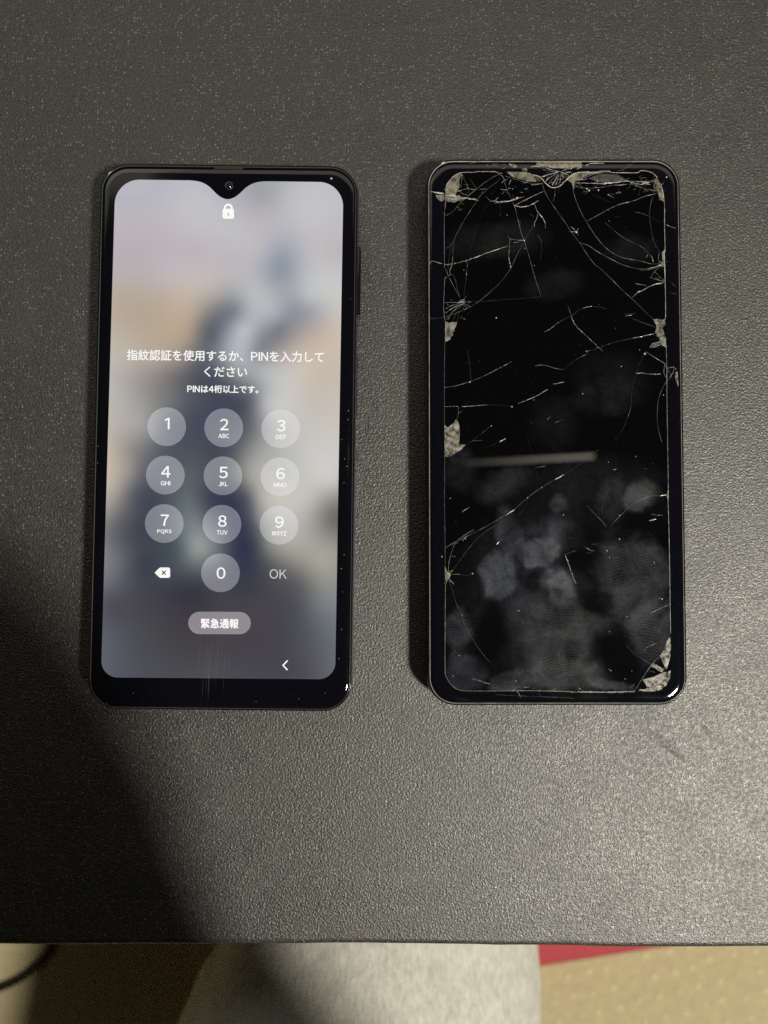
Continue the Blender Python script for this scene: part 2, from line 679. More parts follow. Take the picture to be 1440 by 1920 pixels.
# ================================================================== the working phone
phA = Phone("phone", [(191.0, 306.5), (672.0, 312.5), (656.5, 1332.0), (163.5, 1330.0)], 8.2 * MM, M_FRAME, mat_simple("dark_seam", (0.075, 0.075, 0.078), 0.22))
tag(phA.root, "black smartphone with lit screen showing a PIN keypad, beside the shattered phone", "phone",
    "smartphones on the mat")

U1 = """150,100:188,186,200 350,80:190,190,202 550,110:200,200,210 740,160:192,192,204 950,110:168,170,178 1100,110:196,197,205 1330,130:200,200,210
150,250:195,190,200 350,280:195,190,200 550,250:202,200,208 750,300:200,200,207 950,240:192,188,197 1150,250:200,200,207 1340,260:200,198,206
150,420:192,182,192 350,400:195,185,195 550,430:195,188,196 750,450:196,190,198 930,420:190,190,200 1050,440:157,166,184 1200,430:196,194,202 1350,430:195,190,196
150,560:192,183,185 400,560:200,190,195 650,570:200,192,196 870,560:190,190,196 1030,540:146,157,176 1180,560:190,194,200 1340,570:205,205,208
150,680:190,176,162 400,680:195,180,165 650,660:190,180,175 780,690:160,164,172 880,660:192,195,200 1030,650:170,176,186 1200,680:195,198,202 1350,690:208,207,207
150,800:190,175,158 350,800:192,172,150 550,780:185,168,150 680,800:116,122,133 780,760:126,136,152 870,760:180,185,195 1000,780:180,182,192 1120,750:148,154,168 1220,740:170,174,184 1340,800:205,195,188
150,900:195,182,168 350,900:190,172,152 530,890:175,158,142 640,890:100,106,120 740,880:146,155,168 830,870:197,202,210 930,900:146,148,162 1030,860:130,134,147 1130,870:165,160,162 1300,900:208,190,175
150,1020:196,188,178 330,1030:185,170,155 480,1040:155,145,140 600,1020:106,110,122 700,1020:138,146,160 800,1000:187,194,202 920,990:138,140,155 1020,1000:175,168,165 1150,1000:208,190,175 1330,1010:210,195,180
130,1130:185,182,178 280,1130:160,155,150 430,1120:130,125,125 560,1130:90,96,110 680,1130:88,96,110 800,1120:150,152,158 950,1090:185,190,195 1080,1130:205,205,205 1250,1130:208,195,182 1350,1130:206,193,182
130,1230:185,185,182 300,1230:150,150,150 450,1250:118,122,128 600,1250:83,90,106 780,1250:78,86,104 880,1240:118,122,133 1000,1230:195,198,200 1200,1230:206,196,188 1350,1250:208,198,190"""
U2 = """100,60:192,188,182 230,80:172,170,168 270,180:165,165,165 400,180:105,110,120 720,180:82,89,104 1040,190:190,190,190 400,320:92,100,114 560,120:78,86,104 570,320:83,90,104 720,320:78,84,102 850,60:95,98,112 870,180:113,116,126 960,60:195,196,198 1200,120:205,200,196 1330,180:210,203,197
100,220:190,182,174 200,300:150,148,146 880,320:150,152,152 1040,330:188,188,186 1200,320:208,207,205 1330,340:212,210,208
100,400:196,182,168 200,420:155,150,146 250,420:120,122,128 390,450:92,98,114 550,450:98,106,114 715,455:84,88,98 860,450:165,165,160 1035,460:190,190,187 1200,470:205,205,202 1330,480:210,208,206
100,520:185,175,165 200,560:110,112,118 280,580:73,80,98 400,590:83,93,106 530,600:110,122,128 640,590:66,73,94 760,590:58,62,87 850,590:93,96,108 930,590:180,178,172 1200,600:195,193,188 1330,620:140,138,134
90,640:150,148,145 200,680:95,98,108 250,740:68,74,95 385,725:84,93,106 540,720:125,138,142 708,728:82,86,106 860,720:72,77,98 900,700:130,132,138 1030,730:182,181,177 1180,740:178,176,170 1330,710:122,121,117
80,760:120,120,125 200,800:82,86,98 300,860:70,78,91 450,860:85,96,104 570,860:152,165,163 700,860:110,118,126 790,860:52,60,84 880,850:58,64,86 950,850:130,130,128 1100,850:175,173,165 1220,850:170,168,160 1330,850:160,160,150
80,900:130,130,136 180,930:100,102,112 260,960:60,68,85 360,1000:74,82,95 450,950:85,96,104 550,950:115,126,128 700,1000:78,82,92 850,980:52,60,82 930,980:75,78,90 1020,1000:100,100,104 1150,960:145,144,138 1260,940:172,172,158 1340,930:165,166,152
80,1050:120,118,128 180,1080:88,90,104 300,1100:70,72,85 450,1090:60,62,76 560,1090:56,58,72 850,1090:65,65,79 1000,1090:80,80,90 1150,1060:110,110,112 1280,1060:150,150,146 1345,1060:150,152,148
80,1180:88,86,96 250,1180:78,76,86 450,1200:66,64,74 700,1180:75,72,79 950,1200:78,75,84 1120,1180:88,88,98 1250,1180:125,130,136 1340,1180:135,140,142
80,1300:96,98,112 250,1300:82,82,90 430,1300:72,70,76 690,1285:73,70,77 950,1300:76,74,82 1120,1300:84,84,94 1330,1300:118,124,134
70,1430:100,106,120 250,1430:84,86,96 500,1430:75,73,80 750,1430:74,72,80 1000,1430:76,74,82 1200,1430:95,97,106 1330,1430:112,116,126
100,1560:98,102,114 350,1560:85,85,94 650,1560:84,84,92 900,1560:80,78,88 1150,1560:84,82,92 1320,1560:110,112,122"""
SAMP = []
for txt, oy in ((U1, 330), (U2, 740)):
    for tok in txt.split():
        p, c = tok.split(':')
        a, b = map(float, p.split(','))
        SAMP.append((180 + a / 3, oy + b / 3, tuple(map(float, c.split(',')))))


_sx = np.array([[p[0], p[1]] for p in SAMP]) / 100.0
_sc = np.array([p[2] for p in SAMP])


def _tps(d2):
    return np.where(d2 > 1e-9, 0.5 * d2 * np.log(np.maximum(d2, 1e-9)), 0.0)


_d2 = ((_sx[:, None, :] - _sx[None, :, :]) ** 2).sum(-1)
_n = len(SAMP)
_A = np.zeros((_n + 3, _n + 3))
_A[:_n, :_n] = _tps(_d2) + 0.02 * np.eye(_n)
_A[:_n, _n] = 1
_A[:_n, _n + 1:] = _sx
_A[_n:, :_n] = _A[:_n, _n:].T
_W = np.linalg.solve(_A, np.vstack([_sc, np.zeros((3, 3))]))


def wallpaper(px, py):
    """smooth surface through the sampled wallpaper colours"""
    p = np.array([px, py]) / 100.0
    kv = np.concatenate([_tps(((_sx - p) ** 2).sum(-1)), [1.0], p])
    r, g, b = (min(225.0, max(40.0, float(c))) for c in kv @ _W)
    y = .3 * r + .55 * g + .15 * b
    y2 = y - 9 * math.exp(-((y - 105) / 40) ** 2)          # deeper mid tones of the blurred figure
    return tuple((y2 + (c - y) * .86) * k for c, k in ((r, .958), (g, .955), (b, .94)))


QA = [(216.3, 336.4), (643.9, 341.7), (628.3, 1273.8), (189.4, 1270.0)]
nt = smooth_pts([(0, 0), (120, 0), (146, 0.4), (163, 3.5), (177, 11), (190, 23.5), (200, 31), (212.5, 34.8), (225, 31),
                 (235, 23.5), (248, 11), (262, 3.5), (279, 0.4), (305, 0), (430, 0)], 8)
pts, faces = display_grid(QA, 430, 934, 46, 31, nt, 70, 150)
zs = Z_FACE + 2e-5
screen = mk_obj("screen", [phA.loc(x, y, zs) for x, y in pts], faces, M_SCREEN, phA.root,
                attrs={"glow": ('FLOAT_COLOR', [(*lin3(wallpaper(x, y)), 1) for x, y in pts])})
screen["label"] = "lit screen with blurred grey wallpaper"

ANG_PX = 0.0105          # slope of the text lines in the photo


def poly_glow(name, px_pts, colour_fn, z, mat=None):
    """fan-filled convex patch on the screen"""
    cx = sum(p[0] for p in px_pts) / len(px_pts)
    cy = sum(p[1] for p in px_pts) / len(px_pts)
    rings = [0.0, 0.35, 0.7, 1.0]
    v = [(cx, cy)]
    n = len(px_pts)
    for k in rings[1:]:
        v += [(cx + (x - cx) * k, cy + (y - cy) * k) for x, y in px_pts]
    f = [(0, 1 + i, 1 + (i + 1) % n) for i in range(n)]
    for k in range(len(rings) - 2):
        for i in range(n):
            j = (i + 1) % n
            f.append((1 + k * n + i, 1 + (k + 1) * n + i, 1 + (k + 1) * n + j, 1 + k * n + j))
    f = [tuple(reversed(q)) for q in f]
    at = {"glow": ('FLOAT_COLOR', [(*lin3(colour_fn(x, y)), 1) for x, y in v])} if colour_fn else None
    return mk_obj(name, [phA.loc(x, y, z) for x, y in v], f, mat or M_SCREEN, screen, attrs=at)


def over(a, tint=(226, 226, 230)):
    return lambda x, y: tuple(c * (1 - a) + t * a for c, t in zip(wallpaper(x, y), tint))


def circle(cx, cy, r, n=40):
    return [(cx + r * math.cos(2 * math.pi * i / n), cy + r * math.sin(2 * math.pi * i / n)) for i in range(n)]


def flat_px(name, polys, z, mat, parent=None):
    """flat shape from closed pixel outlines (first = outer, others = holes)"""
    vs = [[Vector((x, y, 0)) for x, y in pl] for pl in polys]
    tris = tessellate_polygon(vs)
    flat = [p for pl in polys for p in pl]
    out = []
    for t in tris:
        a, b, c = (flat[i] for i in t)
        ar = (b[0] - a[0]) * (c[1] - a[1]) - (b[1] - a[1]) * (c[0] - a[0])
        out.append(t if ar < 0 else (t[0], t[2], t[1]))
    return mk_obj(name, [phA.loc(x, y, z) for x, y in flat], out, mat, parent or screen)


GLYPHS = {"I": ([(0, 0), (.1, 0), (.1, .733), (0, .733)], [(0, 1, 2, 3)]),
          "1": ([(.19, 0), (.285, 0), (.285, .733), (.2, .733), (.0, .62), (.0, .535), (.19, .63)],
                [(0, 1, 2, 3, 6), (3, 4, 5, 6)])}


def glyph(ch):
    """outline mesh of one character (full-width Latin forms give plain sans shapes)"""
    if ch in GLYPHS:
        return GLYPHS[ch]
    c = chr(ord(ch) + 0xFEE0) if 0x21 <= ord(ch) <= 0x7e else ch
    cu = bpy.data.curves.new("glyphs", 'FONT')
    cu.body = c
    cu.size = 1.0
    cu.resolution_u = 4
    o = bpy.data.objects.new("glyphs", cu)
    COL.objects.link(o)
    dg = bpy.context.evaluated_depsgraph_get()
    me = bpy.data.meshes.new_from_object(o.evaluated_get(dg))
    v = [(q.co.x, q.co.y) for q in me.vertices]
    f = [tuple(p.vertices) for p in me.polygons]
    bpy.data.objects.remove(o)
    bpy.data.curves.remove(cu)
    bpy.data.meshes.remove(me)
    GLYPHS[ch] = (v, f)
    return GLYPHS[ch]


def text_px(name, s, cx, cy, w, h, z, mat, bold=0.5, parent=None):
    """line of text fitted to a box of w x h photo px; bold = extra stroke width in px"""
    V, F, x = [], [], 0.0
    em = None
    for ch in s:
        v, f = glyph(ch)
        xs = [a for a, b in v]
        if ord(ch) < 0x7f:
            off = x + 0.05 - min(xs)
            adv = max(xs) - min(xs) + 0.125
        else:
            off, adv = x, 1.0 * EM
        b0 = len(V)
        V += [(a + off, b) for a, b in v]
        F += [tuple(b0 + q for q in t) for t in f]
        x += adv
    x0, x1 = min(a for a, b in V), max(a for a, b in V)
    y0, y1 = min(b for a, b in V), max(b for a, b in V)
    ca, sa = math.cos(ANG_PX), math.sin(ANG_PX)
    shifts = [(0, 0)]
    if bold > 0:
        q = bold / 2
        shifts += [(-q, 0), (q, 0), (0, -q), (0, q)]
    w, h = w - bold, h - bold
    verts, faces = [], []
    for k, (sx, sy) in enumerate(shifts):
        b0 = len(verts)
        for a, b in V:
            lx = ((a - x0) / (x1 - x0) - 0.5) * w + sx
            ly = (0.5 - (b - y0) / (y1 - y0)) * h + sy
            verts.append(phA.loc(cx + lx * ca - ly * sa, cy + lx * sa + ly * ca, z + k * 2e-6))
        faces += [tuple(b0 + q for q in t) for t in F]
    return mk_obj(name, verts, faces, mat, parent or screen)


_w = [a for a, b in glyph("用")[0]]
EM = 1.0
zk, zt, zu = Z_FACE + 4e-5, Z_FACE + 6e-5, Z_FACE + 8e-5
KEYS = [("1", "", 312.5, 800), ("2", "ABC", 419.5, 802), ("3", "DEF", 526.3, 804),
        ("4", "GHI", 310, 890.7), ("5", "JKL", 418, 892), ("6", "MNO", 525, 894),
        ("7", "PQRS", 308, 981.5), ("8", "TUV", 416, 983), ("9", "WXYZ", 523, 984.8), ("0", "", 413.4, 1074)]
DW = {"1": 9.0, "2": 16.0, "3": 16.0, "4": 17.5, "5": 16.0, "6": 16.0, "7": 15.5, "8": 16.0, "9": 16.0, "0": 16.5}
LW = {"ABC": 20.5, "DEF": 19.5, "GHI": 18.0, "JKL": 17.0, "MNO": 24.0, "PQRS": 27.0, "TUV": 20.0, "WXYZ": 27.5}
for d, l, x, y in KEYS:
    poly_glow("keypad_key", circle(x, y, 36.3), over(0.36, (236, 236, 240)), zk)
    dy = -6.0 if d != "0" else 0.5
    text_px("key_digit", d, x + 1.0, y + dy, DW[d], 21.5, zt, M_TEXT, 0.7)
    if l:
        text_px("key_letters", l, x + 0.3, y + 15.3, LW[l], 8.4, zt, M_TEXT, 0.45)
text_px("screen_text", "指紋認証を使用するか、PINを入力して", 422.6, 667.3, 369.5, 20.5, zt, M_TEXT, 0.6)
text_px("screen_text", "ください", 423.2, 697.2, 80.5, 19.5, zt, M_TEXT, 0.6)
text_px("screen_text", "PINは4桁以上です。", 417.8, 729.6, 133.5, 15.0, zt, M_TEXT, 0.8)
text_px("screen_text", "OK", 521.6, 1076.2, 32.0, 17.6, zt, M_TEXT_DIM, 0.0)
pill = []
for k in range(21):
    a = math.radians(-90 + 180 * k / 20)
    pill.append((449.2 + 21 * math.cos(a), 1168.2 + 21 * math.sin(a)))
for k in range(21):
    a = math.radians(90 + 180 * k / 20)
    pill.append((374.0 + 21 * math.cos(a), 1168.0 + 21 * math.sin(a)))
poly_glow("emergency_button", pill, over(0.50, (222, 212, 216)), zk)
text_px("button_text", "緊急通報", 412.0, 1169.0, 71.0, 18.6, zt, M_TEXT, 1.1)
# lock icon
lk = []
for cx, cy, a0 in ((435.5, 394.5, -90), (435.5, 406.8, 0), (420.5, 406.8, 90), (420.5, 394.5, 180)):
    for k in range(5):
        a = math.radians(a0 + 90 * k / 4)
        lk.append((cx + 3.2 * math.cos(a), cy + 3.2 * math.sin(a)))
key_hole = [(426.8, 399.4), (429.4, 399.4), (429.4, 405.0), (427.2, 405.0), (427.2, 402.0), (425.8, 401.4)]
flat_px("lock_icon", [lk, list(reversed(key_hole))], zt, M_TEXT)
sh_o = [(419.6, 392.5)] + [(428 + 8.4 * math.cos(math.radians(180 + 180 * k / 14)),
                            390.2 + 8.4 * math.sin(math.radians(180 + 180 * k / 14))) for k in range(15)] + [(436.4, 392.5)]
sh_i = [(432.6, 392.5)] + [(428 + 4.7 * math.cos(math.radians(-180 * k / 14)),
                            390.2 + 4.7 * math.sin(math.radians(-180 * k / 14))) for k in range(15)] + [(423.4, 392.5)]
flat_px("lock_shackle", [sh_o + sh_i], zt, M_TEXT)
# backspace icon
bs = [(290.0, 1073.8), (298.3, 1065.2), (301, 1064)]
for cx, cy, a0 in ((315.6, 1067.4, -90), (315.6, 1080.0, 0)):
    for k in range(5):
        a = math.radians(a0 + 90 * k / 4)
        bs.append((cx + 3.4 * math.cos(a), cy + 3.4 * math.sin(a)))
bs += [(301, 1083.4), (298.3, 1082.2)]
flat_px("backspace_icon", [bs], zt, M_TEXT)


def stroke(a, b, w):
    dx, dy = b[0] - a[0], b[1] - a[1]
    L = math.hypot(dx, dy)
    nx_, ny_ = -dy / L * w / 2, dx / L * w / 2
    return [(a[0] + nx_, a[1] + ny_), (b[0] + nx_, b[1] + ny_), (b[0] - nx_, b[1] - ny_), (a[0] - nx_, a[1] - ny_)]


flat_px("backspace_cross", [stroke((303.4, 1070.0), (310.8, 1077.6), 2.0)], zu, M_DARKGLYPH)
flat_px("backspace_cross", [stroke((303.4, 1077.6), (310.8, 1070.0), 2.0)], zu + 1e-5, M_DARKGLYPH)
flat_px("back_chevron", [[(538.2, 1237.6), (540.2, 1239.2), (532.4, 1247.4), (540.0, 1255.4), (538.0, 1257.2), (529.0, 1247.4)]],
        zt, M_TEXT)


# front camera, earpiece, sensor and side keys
def disc(name, cx, cy, r, z, h, mat, parent, dome=0.0):
    v, f = [], []
    n = 28
    rings = [(1.0, 0.0), (1.0, h), (0.75, h + dome * 0.45), (0.4, h + dome * 0.85), (0.0, h + dome)]
    c = phA.loc(cx, cy, z)
    R = r * 0.155 * MM
    for k, dz in rings[:-1]:
        for i in range(n):
            a = 2 * math.pi * i / n
            v.append((c.x + R * k * math.cos(a), c.y + R * k * math.sin(a), z + dz))
    v.append((c.x, c.y, z + rings[-1][1]))
    for k in range(len(rings) - 2):
        for i in range(n):
            j = (i + 1) % n
            f.append((k * n + i, k * n + j, (k + 1) * n + j, (k + 1) * n + i))
    k = len(rings) - 2
    for i in range(n):
        f.append((k * n + i, k * n + (i + 1) % n, len(v) - 1))
    return mk_obj(name, v, f, mat, parent, smooth=True)


fc = disc("front_camera", 429, 347.5, 8.6, Z_FACE + 1e-5, 3e-5, M_LENSRING, phA.root, 2e-5)
disc("lens", 429.6, 348.2, 5.2, Z_FACE + 6e-5, 3e-5, M_LENS, fc, 4e-4)
disc("sensor_dot", 621.2, 334.6, 1.9, Z_FACE + 1e-5, 5e-5, mat_simple("sensor_dot", (0.6, 0.58, 0.5), 0.3), phA.root, 1e-4)


def slab(name, c, sx, sy, sz, mat, parent, bev=0.2):
    """rounded bar in phone-local coordinates, c = centre"""
    pr = [(-bev * 2, -sz / 2), (-bev * .6, -sz / 2 + bev * .4), (0, -sz / 2 + bev * 1.4), (0, sz / 2 - bev * 1.4), (-bev * .6, sz / 2 - bev * .4), (-bev * 2, sz / 2)]
    pr = [(a * 1.0, b) for a, b in pr]
    v, f = loops(sx, sy, min(sx, sy) * 0.45, pr, True, True, 5)
    v = [(x + c[0], y + c[1], z + c[2]) for x, y, z in v]
    return mk_obj(name, v, f, mat, parent, smooth=True)


e = phA.loc(428, 315.2)
slab("earpiece", (e.x, e.y, 8.55 * MM * ZS), 8.6 * MM, 0.75 * MM, 0.34 * MM, M_GRILLE, phA.root, 0.05 * MM)
for y0, y1 in ((455, 588), (655, 778)):
    y0l, y1l = phA.loc(672, y0).y, phA.loc(668, y1).y
    out = 0.75 if y0 == 455 else 0.12
    slab("volume_key" if y0 == 455 else "power_key",
         (phA.w / 2 + (0.45 + out - 0.8) * MM, (y0l + y1l) / 2, 4.9 * MM * ZS), 1.6 * MM, abs(y0l - y1l), 2.4 * MM, M_FRAME, phA.root, 0.25 * MM)

# ================================================================== the broken phone
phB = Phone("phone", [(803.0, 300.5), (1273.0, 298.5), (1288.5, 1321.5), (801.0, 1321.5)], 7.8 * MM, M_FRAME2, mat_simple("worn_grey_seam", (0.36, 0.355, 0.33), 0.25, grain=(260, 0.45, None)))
tag(phB.root, "black smartphone with a shattered dark screen covered in cracks and fingerprints", "phone",
    "smartphones on the mat")

QB = [(833.6, 322.0), (1244.5, 321.0), (1258.5, 1296.5), (834.6, 1295.0)]
nb = smooth_pts([(0, 0), (150, 0), (166, 2), (178, 6), (188, 16), (196, 24), (207, 29), (218, 28), (228, 22), (238, 11), (248, 4), (262, 0.5), (280, 0), (412, 0)], 8)

# grease marks: (x, y, rx, ry, rotation deg, amount, edge softness)
SM = [(1010, 1036, 38, 27, -8, .70, .34), (936, 1078, 36, 44, 10, .60, .42), (955, 1008, 22, 52, -12, .40, .6),
      (1050, 1102, 26, 36, -20, .85, .7), (1032, 1085, 22, 20, 0, .45, .7), (1194, 934, 24, 27, 10, .55, .5), (1210, 925, 30, 22, 20, .3, .8),
      (1046, 944, 16, 16, 0, .28, .7), (1046, 1200, 62, 82, 0, .36, .5), (1060, 1262, 78, 34, 0, .46, .7),
      (1196, 1092, 62, 80, 0, .40, .55), (1222, 1180, 46, 58, 0, .36, .6), (858, 1178, 24, 36, 0, .34, .5),
      (872, 1262, 38, 36, 0, .34, .6), (964, 1278, 46, 22, -8, .42, .5), (1010, 1010, 46, 26, 0, .2, .9), (1056, 1000, 40, 26, 30, .24, .9),
      (1000, 1150, 50, 50, 0, .22, .9), (1120, 1170, 30, 20, 0, .22, .9), (1140, 1060, 20, 60, 0, .15, .9), (1040, 533, 50, 26, -10, .07, .9),
      (1142, 742, 62, 34, -12, .08, .9), (1040, 792, 42, 42, 0, .06, .9), (1150, 700, 60, 40, 0, .05, .9), (945, 905, 52, 26, -25, .16, .9),
      (930, 450, 90, 30, -6, .075, .9), (1180, 470, 50, 24, -4, .07, .9), (1145, 935, 24, 40, 15, .16, .8), (860, 880, 30, 40, 0, .14, .9),
      (1110, 900, 120, 40, 0, .06, .9), (1136, 1030, 30, 10, 10, .2, .8), (1150, 1285, 40, 9, 6, .5, .8),
      (1045, 1160, 190, 150, 0, .09, .9), (1090, 960, 140, 60, 0, .05, 1.0), (990, 1050, 90, 70, 0, .08, 1.0)]
SMN = [(920, 1190, 30, 60, 12, .9), (1122, 1132, 34, 22, 10, .75), (1158, 1230, 38, 52, -20, .8), (1090, 1020, 40, 36, 0, .8),
       (1000, 1092, 16, 22, 0, .6), (1200, 980, 40, 16, 0, .8), (975, 1060, 8, 30, 0, .5), (1085, 1052, 30, 18, 0, .6)]


def blob(px, py, x, y, rx, ry, rot, soft):
    R_ = max(rx, ry) * (1.2 + soft) + 22
    if abs(px - x) > R_ or abs(py - y) > R_:
        return 0.0
    a = math.radians(rot)
    q = Vector((px * .022, py * .022, x * .37))
    px += 7 * noise.noise(q) + 4 * noise.noise(q * 2.7)
    py += 7 * noise.noise(q + Vector((7, 3, 0))) + 4 * noise.noise(q * 2.7 + Vector((5, 1, 0)))
    dx, dy = px - x, py - y
    u = (dx * math.cos(a) + dy * math.sin(a)) / rx
    v = (-dx * math.sin(a) + dy * math.cos(a)) / ry
    px += 2.6 * noise.noise(q * 8.0)
    d = math.hypot(u, v) + 0.10 * noise.noise(q * 9.0 + Vector((2, 8, 1))) + 0.10 * noise.noise(Vector((px * .05, py * .05, 3.1)))
    t = (1.0 + soft * 0.5 - d) / max(soft, 1e-3)
    t = max(0.0, min(1.0, t))
    return t * t * (3 - 2 * t)


# prints with ridges: centre, radii, pole of the arches, ridge period px
RD = [(1046, 1198, 62, 84, (1064, 1318), 4.9), (1196, 1092, 64, 84, (1290, 1330), 5.2), (858, 1176, 26, 40, (862, 1330), 4.6),
      (966, 1276, 46, 24, (950, 1360), 4.4), (1228, 1190, 36, 50, (1200, 1300), 5.0)]


def smudge(px, py):
    keep = 1.0
    for x, y, rx, ry, rot, am in SMN:
        keep *= 1 - am * blob(px, py, x, y, rx, ry, rot, .8)
    s = 0.0
    for x, y, rx, ry, rot, am, so_ in SM:
        s = s + (1 - s) * am * blob(px, py, x, y, rx, ry, rot, so_)
    return s * keep


def ridge(px, py):
    best, ph, best_amt = 0.0, 0.0, 1.0
    for x, y, rx, ry, pole, per in RD:
        m = blob(px, py, x, y, rx, ry, 0, .7)
        if m > best:
            best = m
            d = math.hypot((px - pole[0]) * .75, py - pole[1])
            q = Vector((px * .018, py * .018, 1.7))
            ph = d / per + 1.5 * noise.noise(q * .6) + 0.25 * noise.noise(q * 3.1)
            best_amt = max(0.0, min(1.0, 0.5 + 1.5 * noise.noise(q * 1.9 + Vector((4, 4, 4)))))
    if best == 0.0:
        ph = py / 5.0
    return best * best_amt, ph


pts, faces = display_grid(QB, 412, 974, 38, 40, nb, 150, 330)
rid = [ridge(x, y) for x, y in pts]
disp = mk_obj("display_panel", [phB.loc(x, y, Z_FACE + 2e-5) for x, y in pts], faces, M_DEAD, phB.root,
              attrs={"smudge": ('FLOAT', [smudge(x, y) for x, y in pts]),
                     "ridge": ('FLOAT', [r[1] for r in rid]),
                     "ridge_amount": ('FLOAT', [r[0] for r in rid])})
disp["label"] = "dead black display smeared with fingerprints"

TILE = {'A': (760, 280, 4.8), 'B': (1020, 280, 4.8), 'C': (760, 460, 4.8), 'D': (1020, 460, 4.8), 'E': (760, 660, 4.8),
        'F': (1020, 660, 4.8), 'G': (760, 860, 4.8), 'H': (1020, 860, 4.8), 'I': (760, 1080, 4.8), 'J': (1020, 1080, 4.8),
        'N': (960, 290, 9.0)}


def tp(t, s):
    ox, oy, k = TILE[t]
    return [(ox + float(a) / k, oy + float(b) / k) for a, b in (q.split(',') for q in s.split())]


